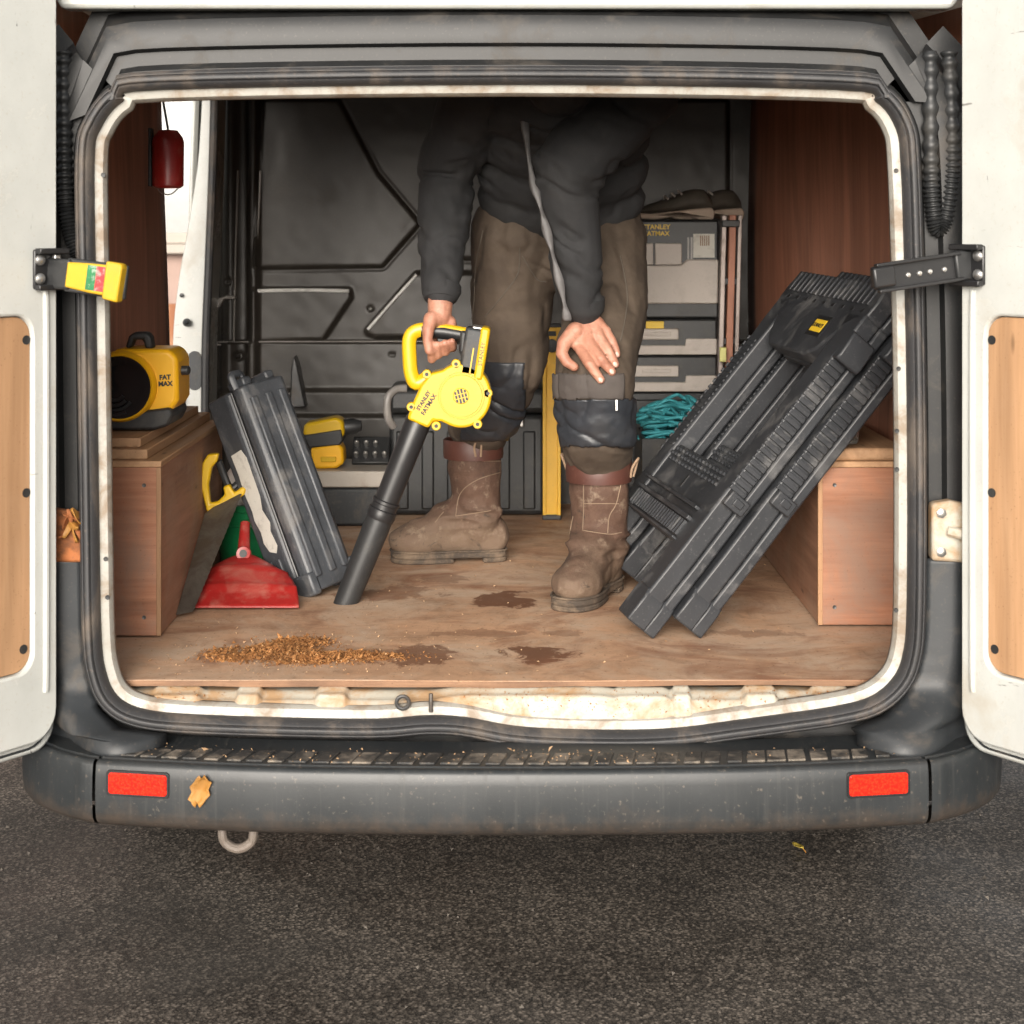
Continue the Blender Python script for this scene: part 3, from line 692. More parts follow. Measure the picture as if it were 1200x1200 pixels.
b0 = build('board', MB().box((-3.2, 6.6, .02), (-3.06, 6.622, .93)), M_fence, fence, bevel=.004)
for k in range(1, 13): share(b0, fence, Matrix.Translation((.148 * k, 0, .008 * math.sin(k * 5))))
for z in (.25, .72): build('rail', MB().box((-3.25, 6.623, z), (-1.2, 6.66, z + .08)), M_fence, fence)

# ------------------------------------------------------------------ two folded plastic sawhorses
HB = Vector((.225, .285, .5935)); HT = Vector((.733, .36, 1.216))
hu = (HT - HB); HL = hu.length; hu.normalize()
hw = Vector((-.22, 1, 0)); hw = (hw - hu * hw.dot(hu)).normalized()
hn = hu.cross(hw)
if hn.x > 0: hn = -hn                       # outward face: towards the aisle and up
W = .50
def sawhorse(shift, label):
    M = Matrix(((hw.x, hu.x, hn.x, HB.x), (hw.y, hu.y, hn.y, HB.y), (hw.z, hu.z, hn.z, HB.z), (0, 0, 0, 1)))
    M = Matrix.Translation(shift) @ M
    root = thing('folding_sawhorse', HB + shift, label, 'sawhorse', 'folded sawhorses leaning on the right wheel box')
    for half in (0, 1):
        c0 = -.0425 * half; c1 = c0 - (.041, .024)[half]          # local c (thickness) range of this half
        fr_ = None
        for far in (0, 1):
            # leg: stepped outline along its length, broad low down
            def leg_poly(s0):
                e = [(0, .005), (0, .16), (.006, .30), (.006, .66), (0, .70), (0, .765), (.085, .765), (.075, .70), (.068, .30), (.078, .16), (.070, .03), (.062, .005)]
                return [(W - a, b) if far else (a, b) for a, b in e]
            lg = build('leg', MB().prism(leg_poly(0), c0, c1, M, 'Z'), M_horse, root, bevel=.005)
            # raised edge ribs on the outer edge
            if half == 0:
                for k in range(21):
                    b_ = .325 + k * .0158
                    a0, a1 = ((W + .0012, W - .0065) if far else (-.0012, .0065))
                    build('rib', MB().box((min(a0, a1), b_, c1 + .004), (max(a0, a1), b_ + .0105, c0 + .0015), M), M_horse, lg, bevel=.0012)
            # broad foot at the bottom
            build('foot', MB().prism([(W - a if far else a, b) for a, b in ((-.004, 0), (-.004, .055), (.004, .075), (.07, .075), (.074, .055), (.070, 0))], c0 + .002, c1 - .002, M, 'Z'), M_horse, lg, bevel=.004)
            # fine cross ribs down the face of the leg
            if far or half:
                for k in range(24):
                    b_ = .345 + k * .0128; ca = .037; a_ = W - ca if far else ca
                    build('face_rib', MB().box((a_ - .022, b_, c0 - .001), (a_ + .022, b_ + .006, c0 + .0022), M), M_horse, lg)
        # top beam
        tb = build('top_beam', MB().prism([(-.004, .762), (-.006, .80), (.004, .842), (W - .004, .842), (W + .006, .80), (W + .004, .762), (W - .05, .735), (W - .10, .665), (W - .14, .645), (.15, .645), (.11, .665), (.06, .735)], c0, c1, M, 'Z'), M_horse, root, bevel=.005)
        for k in range(18):
            a_ = .02 + k * (W - .04) / 17.5
            if half == 0: build('tooth', MB().prism([(a_, .786), (a_ + .017, .786), (a_ + .015, .838), (a_ + .002, .838)], c0 - .001, c0 + .005, M, 'Z'), M_horse, tb, bevel=.0015)
            if half == 0 and k % 2 == 0: build('slot', MB().box((a_ + .003, .768, c0 - .002), (a_ + .016, .776, c0 + .0012), M), M_black_clean, tb)
        # tray shelf between the legs
        tr = build('shelf', MB().prism([(.06, .175), (W - .06, .175), (W - .055, .32), (W - .075, .355), (.075, .355), (.055, .32)], c0 - .006, c1 + .004, M, 'Z'), M_horse, root, bevel=.004)
        if half == 0:
            for b_, hh in ((.178, .006), (.225, .010), (.252, .008)):
                build('ledge', MB().box((.062, b_, c0 - .008), (W - .062, b_ + hh, c0 + .010), M), M_horse, tr, bevel=.002)
            for k in range(22):
                a_ = .075 + k * (W - .15) / 21
                build('rib', MB().box((a_ - .003, .188, c0 - .008), (a_ + .003, .222, c0 + .006), M), M_horse, tr)
            for k in range(15):
                for j in range(3):
                    a_ = .085 + k * (W - .17) / 14 + .010 * (j % 2); b_ = .318 + j * .013
                    build('stud', MB().lathe([(.0048, 0), (.0042, .006), (0, .007)], M @ Vector((a_, b_, c0 - .007)), hn, 8), M_horse, tr)
            build('keyhole', MB().box((W / 2 - .004, .275, c0 - .008), (W / 2 + .004, .305, c0 - .0045), M), M_black_clean, tr)
    # edge clips and hinge block on the near edge
    cb = build('hinge_block', MB().prism([(.0, .655), (.0, .725), (-.022, .72), (-.030, .668), (-.026, .655)], .004, -.054, M, 'Z'), M_horse, root, bevel=.004)
    build('edge_clip', MB().box((-.014, .292, -.052), (.004, .325, -.004), M), M_horse, root, bevel=.003)
    build('edge_clip', MB().box((-.018, .302, -.040), (-.010, .318, -.018), M), M_horse, root, bevel=.002)
    pm = M @ Matrix.Translation((.17, .715, .0005))
    pl_ = build('badge', MB().box((.135, .690, -.002), (.215, .742, .0016), M), M_black_clean, root, bevel=.002)
    build('badge_plate', MB().box((.145, .700, .0005), (.205, .731, .0022), M), M_printy, pl_, bevel=.001)
    tm = frame(M @ Vector((.175, .7155, .0026)), -hw, hu)
    text('STANLEY', .0135, tm, M_print, pl_)
    return root
sawhorse(Vector((0, 0, 0)), 'black plastic folded sawhorse with yellow badge, nearest the man')
sawhorse(-hn * .074 + hu * .060 + Vector((0, -.012, 0)), 'black plastic folded sawhorse tucked behind the badged one, next to plywood box')

# ------------------------------------------------------------------ hard plastic case leaning on the left box
cb_ = Vector((-.418, .70, FLOOR + .012)); ct = Vector((-.592, .765, 1.005)); cu_ = (ct - cb_); CL = cu_.length
Mc = frame(cb_, cu_, Vector((.72, .70, 0)))         # local x along the case, y right-back face direction, z the other way
if (Mc.to_3x3() @ Vector((0, 0, 1))).x > 0: Mc = Mc @ Matrix.Diagonal((1, 1, -1, 1))
case = thing('tool_case', cb_, 'scuffed grey-black long plastic tool case leaning, torn white label on its side', 'tool case')
# near edge runs through local (y=0, z=0); right face spans +y, left face spans +z
def oct_(y0, y1, z0, z1, c=.012): return [(y0 + c, z0), (y1 - c, z0), (y1, z0 + c), (y1, z1 - c), (y1 - c, z1), (y0 + c, z1), (y0, z1 - c), (y0, z0 + c)]
build('base_shell', MB().prism(oct_(-.035, .095, -.02, .026), .0, CL, Mc, 'X'), M_case, case, bevel=.006)
build('lid_shell', MB().prism(oct_(-.035, .095, .032, .130), .0, CL, Mc, 'X'), M_case, case, bevel=.006)
build('seam_band', MB().prism(oct_(-.031, .091, .0255, .0325, .002), .004, CL - .004, Mc, 'X'), M_black_clean, case)
for y in (-.012, .030, .068): build('long_ridge', MB().prism([(y - .011, -.019), (y + .011, -.019), (y + .008, -.027), (y - .008, -.027)], .03, CL - .03, Mc, 'X'), M_case, case, bevel=.003)
for z in (.066, .098): build('side_ridge', MB().prism([(-.034, z - .008), (-.034, z + .008), (-.039, z + .006), (-.039, z - .006)], .04, CL * .20, Mc, 'X'), M_case, case, bevel=.002)
build('label', MB().prism([(.11, .062), (.125, .050), (.16, .056), (.178, .046), (.21, .058), (.24, .048), (.33, .046), (.352, .056), (.349, .098), (.30, .096), (.26, .099), (.215, .094), (.195, .098), (.165, .090), (.14, .094), (.118, .084)], -.0363, -.0355, Mc @ Matrix(((1,0,0,0),(0,1,0,0),(0,0,1,0),(0,0,0,1))), 'Y'), M_paper, case)
for y in (-.005, .060):
    build('latch', MB().prism([(y - .016, .045), (y + .016, .045), (y + .012, -.012), (y - .012, -.012)], CL, CL + .020, Mc, 'X'), M_case, case, bevel=.005)
build('carry_loop', MB().tube(spline([Mc @ Vector(q) for q in ((CL - .004, -.024, .01), (CL + .030, -.026, .01), (CL + .034, -.010, .012), (CL + .030, .004, .014), (CL - .004, .006, .014))], 5), .006, 8, flat=1.5), M_case, case)
for y in (-.028, .088): build('corner_guard', MB().box((-.006, y - .012, -.024), (.045, y + .012, .133), Mc), M_case, case, bevel=.006)

# ------------------------------------------------------------------ hand saw, dustpan, bucket
saw = thing('hand_saw', P(214, 722, .50), 'short hand saw with yellow handle standing against the left plywood box', 'hand saw')
q = [P(206, 721, .47), P(226, 717, .50), P(289, 564, .80), P(240, 602, .76)]
nrm = (q[1] - q[0]).cross(q[3] - q[0]).normalized() * .0006
M_blade = simple('saw_blade', (.20, .185, .16), .38, .75, var=.3, dirt=(.10, .07, .045), dirt_amt=.55, dirt_scale=7, bump=.2)
mb = MB(); L1 = [q[0], q[1]]; n = 46
teeth = [q[1].lerp(q[2], k / n) + (q[1] - q[0]).normalized() * (.0016 if k % 2 else 0) for k in range(n + 1)]
loop = [q[0]] + teeth + [q[3]]
mb.add([p + nrm for p in loop] + [p - nrm for p in loop], [tuple(range(len(loop))), tuple(range(2 * len(loop) - 1, len(loop) - 1, -1))] + [(i, len(loop) + i, len(loop) + (i + 1) % len(loop), (i + 1) % len(loop)) for i in range(len(loop))])
build('blade', mb, M_blade, saw)
hpoly = [(235,566),(238,542),(244,532),(257,531),(255,540),(249,547),(245,568),(247,589),(256,587),(264,579),(262,570),(269,567),(275,577),(284,570),(290,572),(287,579),(276,587),(262,593),(249,602),(243,599)]
Mhs = Matrix.Translation((0, .778, 0)) @ Matrix.Rotation(R(0), 4, 'Z')
build('handle', MB().prism([(P(x, y, .778).x, P(x, y, .778).z) for x, y in hpoly], .768, .790), M_yellow, saw, bevel=.004)
build('grip', MB().tube(spline([P(256, 540, .795), P(262, 556, .80), P(270, 572, .80), P(280, 566, .805), P(289, 560, .81)], 4), .0085, 10), M_black, saw)

dp = thing('dustpan', PF(283, 718), 'red plastic dustpan lying between the saw and the grey case', 'dustpan')
A = []; cx0, yb = -.575, .545
for i, u in enumerate(np.linspace(-1, 1, 41)):
    row = []
    for v_ in np.linspace(0, 1, 22):
        hw_ = .112 * math.sqrt(max(0, 1 - (v_ * .99) ** 1.7)) + .014
        x = cx0 + u * hw_ - .02 * v_
        z = FLOOR + .008 + .075 * math.sin(v_ * math.pi / 2) ** 1.1 * (1 - .45 * abs(u) ** 3 * v_) + .006 * math.exp(-((v_ - .30) / .035) ** 2) + .004 * math.exp(-((v_ - .62) / .03) ** 2)
        row.append((x, yb + .20 * v_, z))
    A.append(row)
build('pan', MB().grid(np.array(A)), M_red, dp, solid=.003, ang=70)
hc = Vector((cx0 - .022, yb + .195, FLOOR + .078))
build('handle', MB().tube([hc, hc + Vector((-.003, .03, .035)), hc + Vector((-.004, .05, .065))], [.015, .0125, .011], 14), M_red, dp)
build('hanging_eye', MB().lathe([(.008, 0), (.015, .0), (.017, .006), (.015, .012), (.008, .011)], hc + Vector((.004, -.018, .008)), (0.0, -1, .25), 20), M_red, dp)
build('eye_hole', MB().lathe([(.0085, 0), (.0085, .001), (0, .001)], hc + Vector((.004, -.0305, .0112)), (0.0, -1, .25), 18), M_black, dp)
bk = thing('bucket', (-.60, .98, FLOOR), 'green plastic bucket on the floor behind the red dustpan', 'bucket')
build('tub', MB().lathe([(0, .0), (.085, .002), (.105, .15), (.111, .152), (.112, .166), (.106, .168), (.098, .15), (.08, .012), (0, .01)], (-.60, .98, FLOOR), (0, 0, 1), 40), M_green, bk)
build('hoop', MB().tube([(-.60 + .1 * math.cos(t), .98 + .1 * math.sin(t), FLOOR + .118) for t in np.linspace(0, 2 * math.pi, 40)[:-1]], .0025, 6, True), M_green, bk)

bo = thing('plastic_bottle', (-.655, .985, FLOOR + .013), 'white plastic bottle standing in the green bucket', 'bottle')
M_bot = simple('bottle_white', (.62, .56, .52), .4, var=.08, dirt=(.4, .33, .28), dirt_amt=.3)
build('bottle_body', MB().lathe([(0, 0), (.024, .001), (.026, .01), (.026, .19), (.020, .215), (.011, .228), (.011, .236), (0, .236)], (-.655, .985, FLOOR + .013), (0, 0, 1), 24), M_bot, bo)
build('bottle_cap', MB().lathe([(0, .2365), (.0125, .2365), (.0125, .255), (.011, .257), (0, .257)], (-.655, .985, FLOOR + .013), (0, 0, 1), 20), M_bot, bo)
# ------------------------------------------------------------------ planks and cordless inflator on the left wheel box
pk = build('plank', MB().box((-.868, .33, .8985), (-.722, 1.02, .918)), M_plank, org=(-.80, .6, .8985), bevel=.002); tag(pk, 'pale plank lying on the left wheel box, lower of two', 'plank', 'planks on the left wheel box')
pk = build('plank', MB().box((-.866, .36, .9185), (-.742, .98, .937)), M_plank, org=(-.80, .6, .9185), bevel=.002); tag(pk, 'upper plank on the left wheel box, carrying the amber compressor', 'plank', 'planks on the left wheel box')
IY = .46; ic = P(140, 454, IY)
inf = thing('air_compressor', (ic.x, IY + .06, .937), 'amber cordless air compressor with big black round front', 'compressor')
def IP(x, y, dy=0): p = P(x, y, IY); return (p.x, p.z)
rc = .0665
ring_o = [(ic.x + rc * 1.12 * math.cos(t), ic.z + rc * 1.12 * math.sin(t)) for t in np.linspace(0, 2 * math.pi, 40)[:-1]]
build('front_ring', MB().lathe([(rc * .93, 0), (rc * 1.02, -.004), (rc * 1.10, .006), (rc * 1.13, .03), (rc * 1.10, .05)], (ic.x, IY, ic.z), (0, 1, 0), 44, False), M_amber, inf)
build('side_housing', MB().prism([IP(130, 410), IP(196, 410), IP(206, 420), IP(207, 470), IP(200, 482), IP(176, 487), IP(130, 487)], IY + .018, IY + .15), M_amber, inf, bevel=.010, seg=3)
build('front_drum', MB().lathe([(.0, .013), (rc * .5, .012), (rc * .72, .008), (rc * .86, .001), (rc * .97, -.001), (rc * .99, .03)], (ic.x, IY - .002, ic.z), (0, 1, 0), 44, False), M_glass_black, inf)
for k, (rr_, a0, a1) in enumerate(((.030, 200, 320), (.040, 200, 325), (.05, 210, 300), (.02, 190, 330))):
    build('hose_coil', MB().tube([(ic.x - .012 + rr_ * math.cos(t), IY + .002 + .006 * (k % 2), ic.z - .008 + rr_ * math.sin(t)) for t in np.radians(np.linspace(a0, a1, 16))], .0042, 8), M_black_clean, inf)
build('base', MB().prism([IP(128, 487), IP(198, 478), IP(203, 486), IP(196, 500), IP(180, 504.5), IP(128, 504.5)], IY + .004, IY + .16), M_black, inf, bevel=.006)
build('carry_handle', MB().prism([IP(140, 410), IP(144, 396), IP(150, 391), IP(166, 391), IP(171, 397), IP(173, 411), IP(164, 411), IP(161, 400), IP(150, 400), IP(147, 410)], IY + .05, IY + .085), M_black, inf, bevel=.005)
for k in range(0): build('vent_slot', MB().box((P(186 + k * 4, 430, IY).x - .0015, IY + .0165, ic.z + .012), (P(186 + k * 4, 430, IY).x + .0015, IY + .0185, ic.z + .052)), M_print, inf)
pz = P(191, 447, IY)
text('FAT\nMAX', .0135, frame((pz.x + .001, IY + .0168, pz.z), (1, 0, .05), (0, 0, 1)), M_print, inf, bold=.0006)
build('side_knob', MB().lathe([(.010, 0), (.010, .014), (.006, .018), (0, .019)], (P(206, 436, IY).x, IY + .06, ic.z + .03), (1, 0, 0), 14), M_black, inf)

# red lantern hanging by the side door
rl = thing('hanging_lantern', P(197, 223, .62), 'small dark red lantern hanging high up by the side door', 'lantern')
c = P(197, 221, .62)
build('body', MB().lathe([(.0, 0), (.026, .001), (.033, .006), (.034, .10), (.031, .11), (.02, .125), (0, .127)], c, (0, 0, 1), 28), M_red, rl)
build('side_bracket', MB().box((c.x - .041, c.y - .012, c.z + .004), (c.x - .033, c.y + .012, c.z + .13)), M_black, rl, bevel=.002)
build('wire_bail', MB().tube(spline([c + Vector(q) for q in ((-.024, -.006, .004), (-.012, -.008, -.010), (.008, -.008, -.012), (.026, -.006, .004))], 5), .0014, 6), M_steel, rl)
build('cord', MB().tube([c + Vector((0, 0, .126)), c + Vector((-.03, .0, .30)), c + Vector((-.06, 0, .405))], .0025, 6), M_black, rl)

# ------------------------------------------------------------------ right box: batten on the floor, plank and offcuts on top
a, b = PF(948, 731), PF(872, 676)
bt = build('batten', MB().box((0, -.012, .0015), ((b - a).length, .012, .022), frame(a, b - a, (.9, .5, 0))), M_plank, org=a, bevel=.002); tag(bt, 'loose wooden batten on the floor beside the right plywood box', 'batten')
pk = build('plank', MB().box((.630, .395, .8855), (.80, .93, .912)), M_plank, org=(.7, .7, .8855), bevel=.008, seg=3); tag(pk, 'round-edged plank lying on top of the right plywood box', 'plank')
oc = build('wood_offcut', MB().box((.655, .50, .9125), (.715, .60, .940)), M_ply_box, org=(.68, .55, .9125), bevel=.002); tag(oc, 'small wood offcut on the right box below the sawhorse', 'offcut')
jr = thing('glass_jar', (.688, .47, .9125), 'small clear jar on the right box, half hidden by the sawhorse', 'jar')
tg = NT('jar_glass'); tg.col((.85, .85, .8)); tg.set(.12); tg.b.inputs['Transmission Weight'].default_value = .85; M_jar = tg.m
build('bowl', MB().lathe([(0, 0), (.024, .001), (.028, .01), (.028, .045), (.023, .055), (.023, .062), (.020, .062), (.020, .054), (.025, .044), (.025, .012), (0, .006)], (.688, .47, .9125), (0, 0, 1), 24), M_jar, jr)
build('lid', MB().lathe([(0, .0625), (.025, .0625), (.026, .066), (.026, .076), (.023, .078), (0, .078)], (.688, .47, .9125), (0, 0, 1), 24), M_rust, jr)

# ------------------------------------------------------------------ against the bulkhead
TY = 1.72
def TX(x): return P(x, 500, TY).x
def TZ(y): return P(600, y, TY).z
tk = thing('rolling_toolbox', ((TX(455) + TX(640)) / 2, TY + .12, FLOOR), 'big black wheeled toolbox against the bulkhead behind the man', 'toolbox')
x0, x1 = TX(456), TX(639)
build('chest', MB().box((x0, TY, FLOOR + .003), (x1, TY + .25, TZ(486))), M_black, tk, bevel=.014, seg=3)
build('lid', MB().box((x0 - .006, TY - .006, TZ(485)), (x1 + .006, TY + .25, TZ(455))), M_black, tk, bevel=.018, seg=3)
for k in range(6):
    xa = x0 + .02 + k * (x1 - x0 - .04) / 5.6
    build('front_rib', MB().box((xa, TY - .008, FLOOR + .02), (xa + .035, TY + .004, TZ(505))), M_black, tk, bevel=.005)
for x in (490, 606):
    la = build('latch', MB().box((TX(x) - .018, TY - .016, TZ(500)), (TX(x) + .018, TY - .002, TZ(476))), M_steel, tk, bevel=.003)
    build('latch_pin', MB().cyl((TX(x) - .02, TY - .018, TZ(482)), (TX(x) + .02, TY - .018, TZ(482)), .004, 8), M_dsteel, la)
build('side_handle', MB().tube(spline([(x0 + .012, TY - .004, TZ(500)), (x0 - .002, TY - .02, TZ(488)), (x0 - .002, TY - .02, TZ(466)), (x0 + .02, TY - .01, TZ(456)), (x0 + .05, TY - .006, TZ(455))], 5), .011, 10), M_bulk_edge, tk)
# spirit level
sl = thing('spirit_level', (P(646, 590, 1.70).x, 1.70, FLOOR), 'yellow spirit level standing upright between the man\'s legs', 'spirit level')
xa, xb = P(636, 480, 1.67).x, P(657, 480, 1.67).x
zt = P(640, 381, 1.67).z
build('beam', MB().box((xa, 1.66, FLOOR + .001), (xa + .010, 1.684, zt)).box((xb - .010, 1.66, FLOOR + .001), (xb, 1.684, zt)).box((xa + .009, 1.667, FLOOR + .001), (xb - .009, 1.677, zt)), simple('level_yellow', (.74, .42, .02), .42, var=.08, dirt=(.35, .2, .06), dirt_amt=.3), sl, bevel=.0015)
xm = (xa + xb) / 2
build('vial_ring', MB().lathe([(.0185, 0), (.0185, .010), (.013, .011)], (xm, 1.668, P(646, 405, 1.67).z), (0, -1, 0), 20), M_black_clean, sl)
build('vial', MB().cyl((xm - .012, 1.664, P(646, 405, 1.67).z), (xm + .012, 1.664, P(646, 405, 1.67).z), .005, 10), simple('vial_green', (.35, .5, .05), .1, var=.1, bump=0), sl)
for z0_, z1_ in ((FLOOR + .0005, FLOOR + .014), (zt - .006, zt + .004)): build('end_cap', MB().box((xa - .001, 1.659, z0_), (xb + .001, 1.685, z1_)), M_black, sl, bevel=.002)
build('hand_slot', MB().box((xm - .012, 1.664, P(646, 392, 1.67).z - .004), (xm + .012, 1.6675, P(646, 388, 1.67).z)), M_print, sl)

# organiser stack
SY = 1.73
def SX(x): return P(x, 400, SY).x
def SZ(y): return P(600, y, SY).z
bs = thing('storage_crate', (SX(790), SY + .12, FLOOR), 'tall black crate under the stack of grey organisers', 'crate')
build('crate_body', MB().box((SX(735), SY + .012, FLOOR + .002), (SX(848), SY + .24, SZ(462))), M_black, bs, bevel=.01)
build('crate_rim', MB().box((SX(733), SY + .006, SZ(470)), (SX(850), SY + .245, SZ(460.6))), M_black, bs, bevel=.004)
def case_low(ya, yb, lab, label_px=None):
    r_ = thing('organiser_case', (SX(790), SY + .1, SZ(yb)), lab, 'organiser', 'organisers stacked beside the man')
    build('shell', MB().box((SX(737), SY + .01, SZ(yb)), (SX(841), SY + .23, SZ(ya))), M_black, r_, bevel=.006)
    build('front_band', MB().prism([(SX(735), SZ(yb - 1)), (SX(840), SZ(yb - 1)), (SX(840), SZ(yb - 20)), (SX(804), SZ(yb - 20)), (SX(803), SZ(yb - 12)), (SX(735), SZ(yb - 12))], SY - .002, SY + .012), M_grey, r_, bevel=.003)
    hd = build('handle', MB().box((SX(742), SY - .008, SZ(ya + 24)), (SX(795), SY + .012, SZ(ya + 11))), M_grey, r_, bevel=.003)
    build('handle_recess', MB().box((SX(752), SY - .010, SZ(ya + 19)), (SX(786), SY - .006, SZ(ya + 15))), M_grey, hd, bevel=.0015)
    return r_
r1 = case_low(417.4, 460, 'lowest grey and black organiser of the stack, just above the teal rope')
r2 = case_low(374, 416.8, 'middle organiser of the stack, marked with a yellow badge')
build('badge', MB().box((SX(757), SY - .001, SZ(385)), (SX(778), SY + .012, SZ(376.5))), M_printy, r2, bevel=.001)
tb = thing('tool_box', (SX(790), SY + .1, SZ(373)), 'top box of the stack with grey front and yellow lettering', 'toolbox', 'organisers stacked beside the man')
build('shell', MB().box((SX(739), SY + .014, SZ(373.5)), (SX(843), SY + .22, SZ(258))), M_black, tb, bevel=.006)
build('front_panel', MB().prism([(SX(735), SZ(356)), (SX(841), SZ(356)), (SX(842), SZ(304)), (SX(805), SZ(304)), (SX(798), SZ(311)), (SX(735), SZ(311))], SY - .004, SY + .016), M_grey, tb, bevel=.004)
for xa_, xb_ in ((SX(742), SX(765.5)), (SX(767.5), SX(799))): build('front_pocket', MB().box((xa_, SY - .002, SZ(310.4)), (xb_, SY + .016, SZ(285))), M_grey, tb, bevel=.003)
build('price_label', MB().box((SX(813), SY + .012, SZ(302)), (SX(838), SY + .0150, SZ(274))), M_paper, tb)
for k in range(5): build('label_bar', MB().box((SX(821 + k * 2.4), SY + .0112, SZ(288)), (SX(822.2 + k * 2.4), SY + .0122, SZ(276))), simple('bar_print', (.22, .12, .05), .6, bump=0) if k == 0 else bpy.data.materials['bar_print'], tb)
text('STANLEY\nFATMAX', .0185, frame((SX(770), SY + .0132, SZ(270)), (1, 0, 0), (0, 0, 1)), M_printy, tb, bold=.0005)
for x in (806, 810): build('latch_strip', MB().box((SX(x), SY + .010, SZ(304)), (SX(x + 2), SY + .015, SZ(278))), M_bulk_edge, tb)
# work shoes on top
M_shoe = simple('shoe_leather', (.07, .06, .048), .6, var=.3, dirt=(.12, .1, .07), dirt_amt=.35, bump=.4)
M_sole = simple('shoe_sole', (.42, .33, .26), .7, var=.15)
for k, (hx_, rot, lab) in enumerate(((SX(800), 188, 'dark work shoe with pale sole lying on the stack, left one of the pair'), (SX(838), 196, 'dark work shoe on the stack nearest the plywood wall'))):
    zb = SZ(257)
    r_ = thing('work_shoe', (hx_, SY + .10, zb), lab, 'shoe', 'work shoes on top of the stack')
    M = Matrix.Translation((hx_, SY + .08 + .05 * k, zb)) @ Matrix.Rotation(R(rot), 4, 'Z')
    side = [(-.09, .0), (-.095, .02), (-.085, .034), (-.03, .030), (.03, .022), (.09, .016), (.125, .018), (.14, .03), (.14, .012), (.12, .002), (.08, .0), (.05, .003), (.01, .016), (-.03, .006), (-.05, 0)]
    build('sole', MB().prism(side, -.038, .038, M, 'Y'), M_sole, r_, bevel=.005)
    A = []
    for u in np.linspace(0, 1, 22):
        x = -.092 + .228 * u
        top = np.interp(u, [0, .08, .22, .34, .55, .8, 1], [.06, .085, .088, .082, .060, .044, .024]); zb_ = np.interp(u, [0, .3, .55, .8, 1], [.026, .028, .020, .016, .018])
        wd = np.interp(u, [0, .1, .4, .75, .92, 1], [.018, .032, .034, .042, .034, .010])
        A.append([M @ Vector((x, wd * math.sin(t) * (1 if math.cos(t) < 0 else .86), zb_ + (top - zb_) * (.5 + .5 * math.cos(t)))) for t in np.linspace(0, 2 * math.pi, 18)])
    build('upper', MB().grid(np.array([[tuple(p) for p in row] for row in A])), M_shoe, r_, ang=70)
    for j in range(3): build('lace', MB().tube([M @ Vector((.0 + .02 * j, -.022, .072 - .007 * j)), M @ Vector((.004 + .02 * j, 0, .083 - .008 * j)), M @ Vector((.0 + .02 * j, .022, .072 - .007 * j))], .003, 6), M_grey, r_)
# rope in an open crate
RY = 1.40
rx0, rx1 = P(752, 500, RY).x, P(842, 500, RY).x; zr = P(800, 514, RY).z
rc_ = thing('open_crate', ((rx0 + rx1) / 2, RY + .14, FLOOR), 'low black crate holding the tangled teal rope', 'crate')
mb = MB(); mb.box((rx0, RY, FLOOR + .002), (rx1, RY + .012, zr)).box((rx0, RY + .26, FLOOR + .002), (rx1, RY + .272, zr)).box((rx0, RY + .0125, FLOOR + .002), (rx0 + .012, RY + .2595, zr)).box((rx1 - .012, RY + .0125, FLOOR + .002), (rx1, RY + .2595, zr))
build('crate_wall', mb, M_black, rc_, bevel=.003); build('crate_base', MB().box((rx0 + .0125, RY + .0125, FLOOR + .003), (rx1 - .0125, RY + .2595, zr - .03)), M_black, rc_)
rp = MB(); pts = []
rr2 = np.random.default_rng(3); cxr, cyr = (rx0 + rx1) / 2, RY + .11
for i in range(210):
    a = i * .62 + rr2.random() * .5; rad = .028 + .075 * rr2.random() ** .8
    pts.append((cxr + rad * 1.05 * math.cos(a), cyr + rad * math.sin(a), zr - .02 + .115 * (i / 210) * (1.0 - .35 * (rad - .028) / .075) + .02 * rr2.random()))
rpo = build('rope', rp.tube(spline(pts, 5), .0047, 7), M_rope, org=(cxr, cyr, zr), ang=80, fix=True); tag(rpo, 'tangled heap of teal rope in the crate by the man\'s knee', 'rope')
# folded ladder behind the sawhorses
ld = thing('folded_ladder', P(858, 520, 1.55), 'narrow folded aluminium ladder standing against the right wall', 'ladder')
M_alu = simple('aluminium', (.26, .22, .20), .42, .55, var=.2, dirt=(.1, .06, .045), dirt_amt=.4)
for xa_, xb_, mm in ((843, 849, M_alu), (852, 860, M_ply_lining), (862, 867, M_alu)):
    a = P(xa_ - 6, 604, 1.66); b = P(xb_ - 6, 604, 1.66); c2 = P(xb_ + 3, 252, 1.70); d2 = P(xa_ + 3, 252, 1.70)
    build('rail', MB().add([(p.x, p.y + dy, max(p.z, FLOOR + .001)) for dy in (0, .03) for p in (a, b, c2, d2)], [(0, 1, 2, 3), (7, 6, 5, 4), (0, 4, 5, 1), (1, 5, 6, 2), (2, 6, 7, 3), (3, 7, 4, 0)]), mm, ld, bevel=.002)
for y in (262, 330, 400, 470, 540):
    p = P(858, y, 1.69); build('rung', MB().box((p.x - .028, p.y + .002, p.z - .01), (p.x + .022, p.y + .028, p.z + .01)), M_black, ld, bevel=.003)
p = P(846, 415, 1.655); build('tag', MB().box((p.x - .008, p.y - .02, p.z - .02), (p.x + .010, p.y - .006, p.z + .02)), simple('tag_yellow', (.62, .60, .22), .5, bump=0), ld, bevel=.002)
